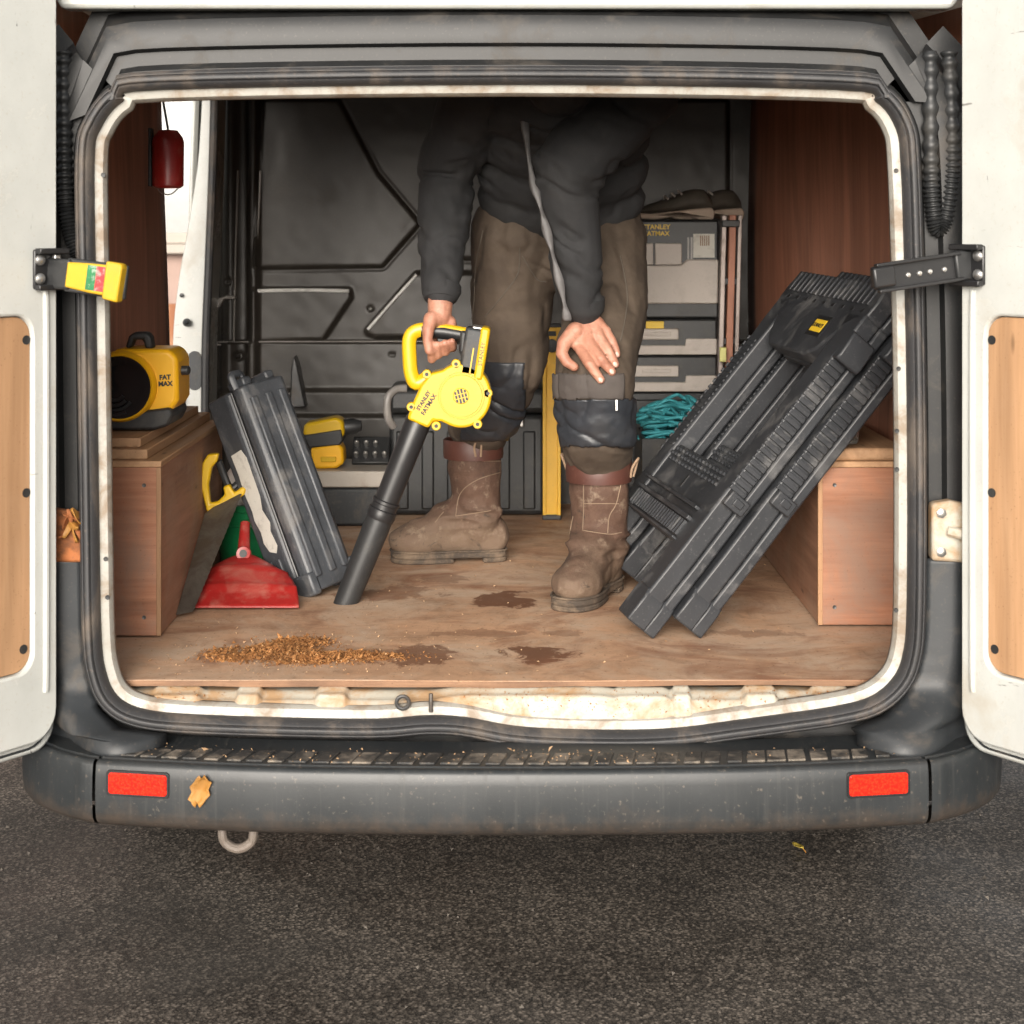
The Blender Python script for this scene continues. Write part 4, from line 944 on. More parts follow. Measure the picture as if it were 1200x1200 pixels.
# cordless drill on a low case
lc = thing('low_case', (P(415, 590, 1.55).x, 1.66, FLOOR), 'low dark case with a pale metal lid under the yellow drill', 'case')
x0, x1 = P(352, 590, 1.55).x, P(452, 590, 1.55).x
build('case_body', MB().box((x0, 1.55, FLOOR + .002), (x1, 1.80, P(400, 572, 1.55).z)), M_clad, lc, bevel=.008)
build('case_lid', MB().box((x0 - .004, 1.545, P(400, 571, 1.55).z), (x1 + .004, 1.80, P(400, 552, 1.55).z)), simple('case_lid_paint', (.42, .38, .33), .45, var=.1, dirt=(.3, .2, .14), dirt_amt=.4), lc, bevel=.004)
zl2 = P(400, 552, 1.55).z
dr_ = thing('cordless_drill', (P(380, 548, 1.58).x, 1.62, zl2), 'yellow and black cordless drill lying on the low case', 'drill')
def D(x, y): p = P(x, y, 1.58); return (p.x, max(p.z, zl2 + .001))
build('motor_housing', MB().prism([D(356, 497), D(394, 489), D(402, 494), D(404, 508), D(400, 515), D(360, 519), D(355, 508)], 1.58, 1.66), M_yellow, dr_, bevel=.010, seg=3)
build('rubber_band', MB().prism([D(355, 510), D(400, 503), D(402, 516), D(398, 522), D(362, 525)], 1.577, 1.663), M_black, dr_, bevel=.004)
build('battery_pack', MB().prism([D(364, 525), D(396, 519), D(402, 526), D(403, 543), D(394, 549), D(370, 553), D(365, 542)], 1.578, 1.66), M_amber, dr_, bevel=.007)
build('battery_clip', MB().box((D(376, 535)[0], 1.572, D(376, 541)[1]), (D(394, 535)[0], 1.58, D(376, 535)[1])), M_yellow, dr_, bevel=.002)
build('chuck', MB().lathe([(.022, 0), (.022, .03), (.014, .05), (.008, .052)], (P(402, 503, 1.58).x - .004, 1.62, P(402, 503, 1.58).z), (1, .1, .1), 20), M_black, dr_)
# socket tray with chromed bits
stx = thing('socket_tray', (P(432, 545, 1.64).x, 1.68, zl2), 'small tray of chromed sockets beside the drill', 'socket tray')
xa_, xb_ = P(410, 545, 1.60).x, P(454, 545, 1.60).x
Mt = Matrix.Translation((0, 1.66, zl2 + .001)) @ Matrix.Rotation(R(52), 4, 'X')
build('tray', MB().box((xa_, 0, 0), (xb_, .085, .012), Mt), M_black, stx, bevel=.003)
for k in range(7): build('socket', MB().lathe([(.0, 0), (.0065, 0), (.0065, .016), (.004, .016), (.004, .012)], Mt @ Vector((xa_ + .012 + (k % 4) * .026, .022 + .035 * (k // 4), .012)), Mt.to_3x3() @ Vector((0, 0, 1)), 12), M_steel, stx)
# ------------------------------------------------------------------ cordless blower in the man's hand
BLY = .63
def B(x, y): p = P(x, y, BLY); return (p.x, p.z)
def B3(x, y, dy=0): p = P(x, y, BLY); return Vector((p.x, BLY + dy, p.z))
bl = thing('cordless_blower', B3(407, 710), 'yellow handheld cordless blower with long black nozzle pointing at the floor', 'blower')
cx, cy, rad = 541, 462, 35
vol = [(cx + rad * math.cos(t), cy + rad * math.sin(t) * 1.07) for t in np.radians(np.linspace(-128, 118, 34))]
vol += [(518, 492), (509, 491), (503, 500), (478, 489), (485, 470), (494, 450), (505, 436)]
build('fan_housing', MB().prism([B(*p) for p in vol], BLY - .036, BLY + .036), M_yellow, bl, bevel=.006, seg=3)
build('housing_cover', MB().lathe([(0, .0035), (.0445, .0035), (.0455, .0005), (.0480, .0005), (.0485, .0030), (.0500, .0030), (.0505, 0)], B3(cx, cy, -.0362), (0, -1, 0), 40), M_yellow, bl)
for (x, y, ang_) in ((535, 425, -100), (572, 459, 0), (560, 495, 60), (483, 475, 190), (512, 497, 110), (501, 437, 230)):
    bo = build('screw_boss', MB().lathe([(.010, 0), (.010, .012), (.0085, .014), (0, .014)], B3(x, y, -.022), (0, -1, 0), 18), M_yellow, bl)
    build('screw', MB().lathe([(.004, 0), (.004, .0012), (0, .001)], B3(x, y, -.0362), (0, -1, 0), 10), M_print, bo)
gr = build('inlet_grille', MB().lathe([(0, .0015), (.016, .0015), (.0175, 0)], B3(cx, cy, -.0397), (0, -1, 0), 28), M_yellow, bl)
for i, ox in enumerate((-.0105, -.0035, .0035, .0105)):
    hl = math.sqrt(max(0, .0155 ** 2 - ox ** 2))
    for z0_, z1_ in ((-hl, -.0055), (-.0035, .0035), (.0055, hl)):
        if z1_ - z0_ < .002: continue
        c = B3(cx, cy, -.0414); t = R(-14); M = Matrix.Translation(c) @ Matrix.Rotation(t, 4, 'Y')
        build('slot', MB().box((ox - .0022, -.0005, z0_), (ox + .0022, .0008, z1_), M), M_print, gr)
ang_b = math.atan2(-(800 - 930), 90)
for s_, (x, y), sz in (('STANLEY', (497.5, 467.5), .0115), ('FATMAX', (503.5, 472), .0130)):
    text(s_, sz, frame(B3(x, y, -.0371), (math.cos(R(58)), 0, math.sin(R(58))), (-math.sin(R(58)), 0, math.cos(R(58)))), M_print, bl, bold=.0004)
build('shell_seam', MB().prism([B(cx + (p[0] - cx) * 1.012, cy + (p[1] - cy) * 1.012) for p in vol], BLY - .0008, BLY + .0008), M_print, bl)
# handle loop
hl_ = spline([B3(*p) for p in ((500, 443), (488, 449), (482, 438), (480, 418), (480, 398), (486, 389), (500, 386), (520, 388), (545, 392))], 5)
build('handle_loop', MB().tube(hl_, [.0125 - .0 * i for i in range(len(hl_))], 12, flat=1.25), M_yellow, bl)
build('grip', MB().tube([B3(494, 387), B3(520, 389), B3(545, 393)], [.0145, .015, .0145], 14), M_black_clean, bl)
build('rear_strut', MB().prism([B(540, 386), B(556, 390), B(564, 418), B(562, 440), B(548, 434), B(538, 410)], BLY - .028, BLY + .028), M_black, bl, bevel=.006)
build('trigger', MB().prism([B(512, 396), B(530, 398), B(527, 406), B(514, 404)], BLY - .008, BLY + .008), M_black, bl, bevel=.002)
Mb = frame(B3(555, 413), (math.cos(R(-12)), 0, math.sin(R(-12)) * -0 + .0), (0, 1, 0))
tl = Matrix.Translation(B3(556, 412)) @ Matrix.Rotation(R(9), 4, 'Y')
build('battery', MB().box((-.026, -.036, -.052), (.016, .036, .052), tl), M_clad, bl, bevel=.007)
bp = build('battery_end', MB().box((.006, -.039, -.057), (.027, .039, .057), tl), M_yellow, bl, bevel=.006)
build('battery_stripe', MB().box((-.004, -.0385, -.044), (-.001, -.034, .010), tl), M_yellow, bl)
text('STANLEY', .0125, tl @ frame(Vector((.0165, -.0394, .0)), (0, 0, 1), (-1, 0, 0)), M_print, bp)
build('battery_latch', MB().box((-.012, -.030, .050), (.012, .030, .056), tl), M_steel, bl, bevel=.002)
# nozzle
a = B3(491, 492); m_ = B3(452, 592); e = B3(408, 703)
e.z = FLOOR + .010; e.y = BLY - .005
ax = (e - a).normalized(); LN = (e - a).length; u1 = (m_ - a).length / LN
build('nozzle_tube', MB().lathe([(.026, -.01), (.0285, .0), (.0275, LN * u1 * .5), (.0265, LN * u1 - .006), (.0265, LN * u1 + .01)], a, ax, 28), M_black_clean, bl)
build('nozzle_collar', MB().lathe([(.0275, -.012), (.0305, -.010), (.0305, -.004), (.0285, -.002), (.0285, .008), (.0315, .010), (.0315, .016), (.0325, .022), (.030, .032)], a + ax * LN * u1, ax, 28), M_black_clean, bl)
build('nozzle_tip', MB().lathe([(.029, .0), (.0295, .03), (.0265, LN * (1 - u1) - .03), (.0255, LN * (1 - u1)), (.021, LN * (1 - u1) - .001), (.020, LN * (1 - u1) - .05)], a + ax * (LN * u1 + .022), ax, 28), M_black, bl).scale = (1, 1, 1)

# ------------------------------------------------------------------ the man
def capsules(mb, chain, n=14):
    pts = [(Vector(p), r_) for p, r_ in chain]
    for p, r_ in pts: mb.sphere(p, r_, n, 9)
    for (p, r0), (q_, r1) in zip(pts, pts[1:]):
        mb.tube([p, q_], [r0, r1], n)
    return mb
def blob(name, mb, voxel, smooth, mat, parent, deform=None, ang=80):
    me = bpy.data.meshes.new('tmp'); me.from_pydata(mb.v, [], mb.f)
    t = link(bpy.data.objects.new('tmp', me))
    m = t.modifiers.new('r', 'REMESH'); m.mode = 'VOXEL'; m.voxel_size = voxel; m.use_smooth_shade = True
    if smooth: s = t.modifiers.new('s', 'SMOOTH'); s.factor = .5; s.iterations = smooth
    dg = bpy.context.evaluated_depsgraph_get(); me2 = bpy.data.meshes.new_from_object(t.evaluated_get(dg)); bpy.data.objects.remove(t)
    me2.name = name; n = len(me2.vertices); co = np.zeros(n * 3); me2.vertices.foreach_get('co', co); co = co.reshape(-1, 3)
    if deform:
        no = np.zeros(n * 3); me2.vertex_normals.foreach_get('vector', no); no = no.reshape(-1, 3)
        co = deform(co, no)
    org = ORG[parent.name]; me2.vertices.foreach_set('co', (co - np.array(org)).ravel()); me2.update()
    me2.polygons.foreach_set('use_smooth', [True] * len(me2.polygons)); me2.materials.clear(); me2.materials.append(mat)
    o = link(bpy.data.objects.new(name, me2)); o.parent = parent; ORG[o.name] = org; return o
def skin_mat():
    t = NT('skin'); v = t.mapping(); n = t.noise(v, 28, 6, .6)
    c = t.ramp(n, [(.3, (.30, .125, .080)), (.5, (.41, .195, .130)), (.72, (.49, .255, .18))]); c = t.mix(t.ramp(t.noise(v, 55, 8, .72), [(.54, 0), (.68, .55)]), c, (.20, .095, .06)); c = t.mix(t.ramp(t.noise(t.mapping((40, 40, 150)), 1.2, 5, .7), [(.56, 0), (.66, .4)]), c, (.26, .10, .07)); t.col(c); t.set(.5)
    t.b.inputs['Subsurface Weight'].default_value = .04; t.b.inputs['Subsurface Radius'].default_value = (.012, .005, .003); t.b.inputs['Subsurface Scale'].default_value = .5
    t.bump(t.noise(v, 240, 4, .6), .5, .0015); t.bump(t.vor(v, 330), .35, .001); t.bump(t.noise(t.mapping((60, 60, 140)), 1.0, 3, .6), .4, .002); return t.m
def cloth(name, lo, hi, rough=.85, weave=900, dirt=(.16, .13, .10), amt=.3, sheen=0):
    t = NT(name); v = t.mapping(); n = t.noise(v, 12, 7, .65)
    c = t.ramp(n, [(.3, lo), (.7, hi)]); c = t.mix(t.ramp(t.noise(v, 7, 9, .7, .5), [(.50, 0), (.72, amt)]), c, dirt)
    t.col(c); t.set(rough); t.b.inputs['Sheen Weight'].default_value = sheen
    t.bump(t.noise(v, weave, 2, .6), .3, .0006); t.bump(t.noise(v, 45, 5, .62), .35, .003); return t.m
M_skin = skin_mat()
M_trs = cloth('trouser_cloth', (.046, .032, .022), (.082, .060, .042), dirt=(.14, .105, .075), amt=.4)
M_knee = cloth('knee_vinyl', (.020, .023, .028), (.036, .040, .048), rough=.42, dirt=(.10, .09, .08), amt=.25, sheen=0)
M_jkt = cloth('jacket_cloth', (.012, .0122, .013), (.024, .024, .0255), dirt=(.045, .042, .038), amt=.35, sheen=0)
M_slv = M_jkt
M_boot = simple('boot_suede', (.085, .052, .036), .75, var=.4, dirt=(.24, .175, .12), dirt_amt=.42, dirt_scale=16, bump=.7, bscale=70, bd=.003)
def boot_mat():
    t = NT('boot_leather'); v = t.mapping(); n = t.noise(v, 13, 8, .68, .3)
    c = t.ramp(n, [(.28, (.045, .022, .014)), (.5, (.085, .045, .029)), (.72, (.125, .072, .047))])
    s = t.n.new('ShaderNodeSeparateXYZ'); t.l.new(t.co.outputs['Object'], s.inputs[0])
    h_ = t.math('ADD', s.outputs[2], t.math('MULTIPLY', t.math('SUBTRACT', t.noise(v, 9, 9, .7), .5), .22))
    c = t.mix(t.ramp(h_, [(.05, .85), (.15, 0)]), c, (.165, .115, .078))          # dried mud up from the sole
    c = t.mix(t.ramp(t.noise(v, 34, 7, .7), [(.56, 0), (.68, .6)]), c, (.25, .19, .135))
    c = t.mix(t.ramp(t.noise(v, 22, 6, .7, .8), [(.58, 0), (.68, .8)]), c, (.030, .022, .016))
    t.col(c); t.set(.78); t.bump(t.noise(v, 90, 6, .7), .8, .003); t.bump(t.vor(v, 260), .3, .001); return t.m
M_boot = boot_mat()
M_bsole = simple('boot_sole', (.055, .042, .032), .85, var=.4, dirt=(.22, .16, .11), dirt_amt=.5, dirt_scale=14, bump=.5, bscale=90, bd=.002)
M_bcol = simple('boot_collar', (.075, .028, .020), .5, var=.2, dirt=(.2, .12, .08), dirt_amt=.3, bump=.3)
M_thread = simple('stitching', (.22, .155, .105), .8, var=.15, bump=0)
M_loop = simple('loop_webbing', (.30, .20, .13), .8, var=.2)
M_hair = simple('hair_brown', (.05, .03, .018), .6, var=.4, bump=.6, bscale=300)

def bootM(heel_xy, fwd): f = Vector((*fwd, 0)).normalized(); s = Vector((0, 0, 1)).cross(f); return Matrix(((f.x, s.x, 0, heel_xy[0]), (f.y, s.y, 0, heel_xy[1]), (0, 0, 1, FLOOR), (0, 0, 0, 1)))
ML_b = bootM((.190, .705), (-.40, -.92)); MR_b = bootM((-.098, 1.09), (-1, -.10))
btL, btR = ML_b @ Vector((-.004, 0, .27)), MR_b @ Vector((-.004, 0, .27))
man = thing('person', (.05, .85, FLOOR), 'person in dark work jacket, brown trousers and boots bending over with a blower', 'person')
hipR = Vector((.024, .92, 1.33)); hipL = Vector((.20, .92, 1.33))
kneeR = P(600, 430, .95); kneeL = P(697, 452, .62)
ankR = Vector((-.085, 1.10, .66)); ankL = Vector((.195, .72, .66))
shR = Vector((-.07, .66, 1.67)); shL = Vector((.285, .64, 1.67))
elR = P(524, 205, .78); elL = P(655, 208, .56)
wrR = P(516, 356, .645); wrL = P(687, 374, .605)
neck = Vector((.105, .58, 1.69)); head = Vector((.10, .47, 1.735))
# --- skin: one continuous body
bm_ = MB()
capsules(bm_, [(hipR, .075), (kneeR, .052), (btR, .042), (ankR, .038)]); capsules(bm_, [(hipL, .075), (kneeL, .052), (btL, .042), (ankL, .038)])
capsules(bm_, [((.11, .94, 1.36), .08), ((.11, .82, 1.50), .085), ((.105, .68, 1.63), .09)]); capsules(bm_, [(shR, .06), ((.1, .64, 1.65), .09), (shL, .06)])
capsules(bm_, [(shR, .05), (elR, .038), (wrR.lerp(elR, .35), .036), (wrR, .0275)]); capsules(bm_, [(shL, .05), (elL, .038), (wrL.lerp(elL, .35), .036), (wrL, .028)])
capsules(bm_, [((.105, .63, 1.68), .06), (neck, .056), (head, .06)])
Mh = Matrix.Rotation(R(-42), 3, 'X')
def H(x, y, z): return head + Mh @ Vector((x, y, z))       # local: -y face, z up
bm_.sphere(H(0, .01, .02), (.076, .095, .10), 20, 14, Mh); bm_.sphere(H(0, -.03, -.055), (.055, .058, .055), 16, 10, Mh)
bm_.sphere(H(0, -.095, -.012), (.013, .018, .024), 12, 8, Mh); capsules(bm_, [(H(0, -.082, .025), .010), (H(0, -.102, -.018), .011)], 10)
for s in (-1, 1):
    bm_.sphere(H(s * .076, .012, .0), (.009, .02, .03), 10, 8, Mh); bm_.sphere(H(s * .032, -.078, .022), (.018, .012, .009), 10, 8, Mh)
bm_.sphere(H(0, -.086, -.055), (.024, .010, .007), 12, 6, Mh); bm_.sphere(H(0, -.072, -.092), (.024, .020, .018), 12, 8, Mh)
# right hand closed round the grip
yb = BLY
def G(x, y, dy): p = P(x, y, yb + dy); return p
capsules(bm_, [(wrR, .0275), (G(515, 371, .010), .026)])
capsules(bm_, [(G(509, 374, -.004), .019), (G(508, 384, .012), .017)]); capsules(bm_, [(G(518, 374, .012), .019), (G(519, 385, .022), .016)]); capsules(bm_, [(G(527, 378, .012), .015), (G(529, 388, .022), .013)])
for i, (x, r_, tipx, tipy, up_) in enumerate(((506, .0098, 506, 421, 412), (514.5, .0102, 513, 416, 404), (523, .0100, 522, 412, 402), (531, .0088, 530, 407, 400))):
    capsules(bm_, [(G(x + 1, 383, .030), r_ * 1.05), (G(x, 397, .034), r_), (G(x, 408, .016), r_), (G(tipx, tipy, -.012), r_), (G(tipx - .5, up_, -.030), r_ * .86)], 12)
capsules(bm_, [(G(505, 374, -.012), .017), (G(502, 386, -.026), .0135), (G(501, 398, -.033), .0112), (G(503, 411, -.034), .0098)], 12)
# left hand resting on the knee
def K(x, y, Y): return P(x, y, Y)
def Y_knee(x, y):                                            # surface of the knee under a measured point
    best = None
    for Y in np.linspace(.40, .75, 71):
        p = P(x, y, Y); a_, b_ = hipL, kneeL; t = max(0, min(1.0, (p - a_).dot(b_ - a_) / (b_ - a_).length_squared))
        if (p - (a_ + (b_ - a_) * t)).length < .085 + .010: return Y
    return .56
kn = [(677.5, 405), (690, 402), (702, 396), (710, 388)]
capsules(bm_, [(wrL, .028), (K(688, 388, .592), .020)])
palm = []
for (x, y), r_ in zip(kn, (.0142, .0145, .0135, .012)):
    Yk = Y_knee(x, y) - .018; palm.append((x, y, Yk)); capsules(bm_, [(K(688 + (x - 690) * .5, 381, .597), .021), (K(x, y, Yk), r_)], 12)
fing = [((677.5, 405), (691, 427), (698, 437), (704, 445), .0112), ((690, 402), (704.5, 421), (711, 429), (717, 435.5), .0115), ((702, 396), (713, 411), (717.5, 419), (721, 427), .0108), ((710, 388), (717.5, 400), (721, 408), (723, 415.5), .0095)]
for f in fing:
    r_ = f[4]; ch = []
    for j, (x, y) in enumerate(f[:4]): ch.append((K(x, y, Y_knee(x, y) - (.018, .017, .010, .005)[j]), r_ * (1.12, 1.05, .95, .84)[j]))
    capsules(bm_, ch, 12)
capsules(bm_, [(K(674, 388, .58), .020), (K(661, 402, .565), .0155), (K(658, 414, .555), .0128), (K(664, 424, .55), .0115), (K(673, 430, Y_knee(673, 430) - .006), .0100)], 12)
body = blob('body', bm_, .0030, 3, M_skin, man)
# nails on the resting hand
M_nail = simple('nail', (.58, .38, .31), .35, var=.05, bump=0)
for f in fing:
    x, y = f[3]; x2, y2 = f[2]; p = K(x, y, Y_knee(x, y) - .005 - f[4] * .86); dv = (K(x, y, 0.5) - K(x2, y2, .5)).normalized()
    Mn = frame(p, dv, Vector((0, 0, 1)).cross(dv) + Vector((.3, 0, .1))); build('nail', MB().sphere(p, (.0062, .0046, .0016), 12, 6, frame((0, 0, 0), dv, dv.cross(Vector((0, -1, .3)))).to_3x3()), M_nail, body)
# hair cap
build('hair', MB().sphere(H(0, .022, .045), (.083, .098, .085), 24, 14, Mh), M_hair, man)
for s in (-1, 1):
    build('eye', MB().sphere(H(s * .032, -.084, .018), (.010, .009, .006), 10, 6, Mh), M_print, body)

# --- trousers
TILT = np.array(Euler((.45, .55, .2)).to_matrix())
def folds(co, no, amp, f, seed, ridge=True, mask=None, base=None):
    n = vnoise(co * np.array(f) + seed)
    if ridge:
        n = n + .35 * vnoise(co * np.array(f) * 2.3 + seed * 2 + n[:, None])
        d = .30 - np.exp(-(n / .16) ** 2) + .45 * n
    else: d = n
    d = d * amp
    if mask is not None: d = d * mask
    return (co if base is None else base) + no * d[:, None]
def near(co, p, r_): return np.exp(-(np.linalg.norm(co - np.array(p), axis=1) / r_) ** 2)
tm_ = MB()
shR_mid = P(573, 500, .99); 
capsules(tm_, [(hipR + Vector((-.015, 0, .02)), .108), (hipR.lerp(kneeR, .5) + Vector((-.008, .02, 0)), .093), (kneeR, .080), (kneeR.lerp(btR, .55), .079), (btR + Vector((.01, 0, .045)), .070), (btR + Vector((0, 0, .01)), .056), (btR - Vector((0, 0, .05)), .050)], 18)
capsules(tm_, [(hipL + Vector((.01, 0, .02)), .108), (hipL.lerp(kneeL, .5) + Vector((.015, .015, 0)), .094), (kneeL + Vector((0, 0, .01)), .085), (kneeL.lerp(btL, .45), .088), (btL + Vector((0, -.01, .062)), .082), (btL + Vector((0, 0, .02)), .060), (btL - Vector((0, 0, .05)), .050)], 18)
tm_.sphere((.11, .93, 1.38), (.185, .125, .12), 20, 12); tm_.sphere((.11, .93, 1.28), (.11, .09, .07), 16, 10)
def dtr(co, no):
    co = folds(co, no, .008, (7, 7, 5), 3.1, False); co = folds(co, no, .0065, (11, 8, 7), 9.7, mask=1 - .5 * near(co, kneeL, .1))
    m = near(co, P(699, 508, .66), .09) + near(co, btR + Vector((0, 0, .07)), .10) + .7 * near(co, (.11, .86, 1.27), .12) + .6 * near(co, kneeR - Vector((0, 0, .09)), .09)
    co = folds(co @ TILT, no, .016, (7, 7, 17), 21.3, base=co, mask=np.clip(m, 0, 1)); return folds(co, no, .0012, (60, 60, 90), 2.0, False)
trs = blob('trousers', tm_, .0055, 3, M_trs, man, dtr)
# vinyl knee patches lifted off the same cloth
def patch(src, name, mat, test, off):
    me = src.data; org = np.array(ORG[src.name]); co = np.array([v.co for v in me.vertices]) + org
    no = np.zeros(len(me.vertices) * 3); me.vertex_normals.foreach_get('vector', no); no = no.reshape(-1, 3)
    keep = test(co, no); mp = {}; mb = MB()
    fs = [tuple(p.vertices) for p in me.polygons if all(keep[i] for i in p.vertices)]
    for f in fs:
        for i in f:
            if i not in mp: mp[i] = len(mb.v); mb.v.append(tuple(co[i] + no[i] * off))
    mb.f = [tuple(mp[i] for i in f) for f in fs]
    return build(name, mb, mat, man, solid=.003, ang=80, fix=True)
def kn_test(co, no):
    px = 600 + co[:, 0] * F / (co[:, 1] + 3); py = HOR + (CAMZ - co[:, 2]) * F / (co[:, 1] + 3)
    return (py > 466) & (py < 524) & (px > 648) & (no[:, 1] < .35)
patch(trs, 'knee_patch', M_knee, kn_test, .0045)
def kf_test(co, no):
    px = 600 + co[:, 0] * F / (co[:, 1] + 3); py = HOR + (CAMZ - co[:, 2]) * F / (co[:, 1] + 3)
    return (py > 437) & (py < 468) & (px > 648) & (px < 730) & (no[:, 1] < .2)
patch(trs, 'knee_flap', cloth('flap_cloth', (.055, .046, .042), (.085, .072, .064)), kf_test, .0075)
def kr_test(co, no):
    px = 600 + co[:, 0] * F / (co[:, 1] + 3); py = HOR + (CAMZ - co[:, 2]) * F / (co[:, 1] + 3)
    return (py > 424) & (py < 516) & (px > 540) & (px < 615) & (no[:, 1] < .25)
patch(trs, 'knee_patch', M_knee, kr_test, .0045)
def on_cloth(obj, x, y):
    """depth of a garment's front surface under a measured point"""
    o = cam.location; d = (P(x, y, 1.0) - Vector((0, CAMY, CAMZ))).normalized(); og = ORG[obj.name]
    ok, loc, nrm_, _ = obj.ray_cast(Vector((0, CAMY, CAMZ)) - og, d)
    return (loc + og + nrm_ * .001) if ok else None
def seam(obj, l, r_, mat, name='seam', n=10):
    pts = [on_cloth(obj, *q) for q in spline(l, n)]; pts = [p for p in pts if p is not None]
    if len(pts) > 3: build(name, MB().tube(pts, r_, 6), mat, obj)
bpy.context.view_layer.update()
M_seam = simple('seam_thread', (.085, .070, .055), .8, var=.1, bump=0)
for l in ([(566,270),(558,310),(556,350),(553,378)], [(609,290),(607,320),(590,345),(568,372)], [(727,300),(735,350),(727,400)], [(640,330),(628,326),(612,300)]): seam(trs, l, .0014, M_seam)
zipp = on_cloth(trs, 722, 474)
if zipp: build('zip_pull', MB().box((zipp.x - .003, zipp.y - .012, zipp.z - .012), (zipp.x + .003, zipp.y - .006, zipp.z + .012)), M_steel, trs, bevel=.001)

# --- jacket
jm = MB()
capsules(jm, [(shR, .082), (elR, .062), (elR.lerp(wrR, .5), .056), (elR.lerp(wrR, .86), .050), (elR.lerp(wrR, .93), .036)], 18)
capsules(jm, [(shL, .085), (elL + Vector((.01, 0, 0)), .074), (elL.lerp(wrL, .45) + Vector((.006, 0, 0)), .057), (elL.lerp(wrL, .88), .046), (elL.lerp(wrL, .95), .034)], 18)
ln = Matrix.Rotation(R(38), 3, 'X')
for c, r_ in (((.115, .90, 1.435), (.195, .135, .10)), ((.115, .85, 1.50), (.20, .135, .11)), ((.11, .77, 1.58), (.205, .13, .12)), ((.105, .68, 1.65), (.205, .125, .11))): jm.sphere(c, r_, 22, 14, ln)
capsules(jm, [((.105, .66, 1.66), .10), ((.105, .60, 1.685), .085), ((.103, .545, 1.672), .074)], 16)
def djk(co, no):
    m = near(co, elR, .10) + near(co, elL, .11) + .6 * near(co, elR.lerp(wrR, .5), .12) + .7 * near(co, elL.lerp(wrL, .55), .12)
    co = folds(co, no, .008, (7, 7, 6), 5.5, False); co = folds(co @ TILT, no, .014, (8, 8, 15), 17.7, base=co, mask=np.clip(m, 0, 1))
    return folds(co @ TILT, no, .0065, (9, 9, 14), 31.0, base=co)
jk = blob('jacket', jm, .0055, 3, M_jkt, man, djk)
bpy.context.view_layer.update()
for w_, e_, r0 in ((wrR, elR, .036), (wrL, elL, .040)):
    axv = (e_ - w_).normalized(); build('cuff', MB().lathe([(r0 - .006, -.004), (r0, -.002), (r0 + .005, .010), (r0 + .008, .028), (r0 - .004, .034)], w_ + axv * .012, axv, 26), M_jkt, jk)
# open front edge with its tape hanging beside the left sleeve
tp = spline([P(612, 120, .60), P(622, 200, .535), P(634, 245, .515), P(647, 295, .515), P(659, 345, .525), P(665, 376, .54)], 8)
A = []
for i, p in enumerate(tp):
    w_ = .007 + .003 * math.sin(i * .7); A.append([(p[0] - w_, p[1] + .004, p[2]), (p[0] - .003, p[1] - .001 + .002 * math.sin(i), p[2]), (p[0] + w_, p[1] + .002, p[2])])
build('front_tape', MB().grid(np.array(A)), cloth('grey_tape', (.10, .095, .095), (.17, .165, .165), rough=.6), jk, solid=.003, ang=80)
# --- boots
def boot(M, label):
    b = MB()
    T = lambda x, y, z: M @ Vector((x, y, z)); M3 = M.to_3x3()
    capsules(b, [(T(-.012, 0, .085), .056), (T(-.012, 0, .15), .057), (T(-.008, 0, .21), .063), (T(-.004, 0, .235), .066)], 22)
    b.sphere(T(-.035, 0, .062), (.056, .042, .052), 18, 12, M3); b.sphere(T(.05, 0, .066), (.085, .044, .052), 18, 12, M3); b.sphere(T(.125, .002, .052), (.078, .052, .040), 18, 12, M3)
    b.sphere(T(.02, 0, .10), (.06, .046, .055), 16, 10, M3); capsules(b, [(T(.02, 0, .115), .047), (T(.075, 0, .076), .046), (T(.125, 0, .056), .043)], 16)
    Mi = np.array(M.inverted())
    def dbt(co, no):
        l = co @ Mi[:3, :3].T + Mi[:3, 3]
        m = np.exp(-((l[:, 2] - .115) / .035) ** 2) * (l[:, 0] > -.06)
        h_ = (1 - np.abs(vnoise(l * np.array((14, 8, 46)) + 4.4)) * 2.2) * .011 * m
        co = co + no * h_[:, None]
        l2 = (1 - np.abs(vnoise(l * np.array((11, 11, 9)) + 14.4)) * 2) * .0050
        return co + no * l2[:, None] + no * (.0012 * vnoise(l * 70))[:, None]
    o = blob('boot', b, .005, 3, M_boot, man, dbt); o['label'] = label
    # outline of the sole
    out = spline([(-.084, 0), (-.077, .030), (-.04, .040), (.03, .040), (.09, .049), (.145, .050), (.185, .032), (.197, 0), (.185, -.034), (.145, -.049), (.09, -.047), (.03, -.040), (-.04, -.040), (-.077, -.030)], 4, True)
    build('sole', MB().prism(out, .012, .027, M, 'Z'), M_bsole, o, bevel=.004)
    build('heel', MB().prism([p for p in out if p[0] < -.012], .001, .0125, M, 'Z'), M_bsole, o, bevel=.003)
    build('tread', MB().prism([p for p in out if p[0] > .035], .001, .0125, M, 'Z'), M_bsole, o, bevel=.003)
    welt = [T(p[0] * 1.0, p[1] * 1.0, .029) for p in out]; build('welt', MB().tube(welt, .0028, 6, True), M_bsole, o)
    # collar band, pull loops
    cpos = T(-.004, 0, .262); axm = M3 @ Vector((0, 0, 1))
    build('collar', MB().lathe([(.060, -.005), (.072, -.012), (.0735, .0), (.0735, .030), (.071, .034), (.066, .033), (.062, .0)], cpos, axm, 32, False), M_bcol, o)
    for s in (-1, 1):
        build('pull_loop', MB().tube(spline([T(-.004, s * .074, .262), T(.000, s * .080, .285), T(-.006, s * .090, .302), T(-.016, s * .086, .298), T(-.016, s * .076, .262)], 5), .0028, 8), M_loop, o)
    return o, T
bL, TL = boot(ML_b, 'front brown work boot with pull loops'); bR, TR = boot(MR_b, 'rear brown work boot turned sideways')
bpy.context.view_layer.update()
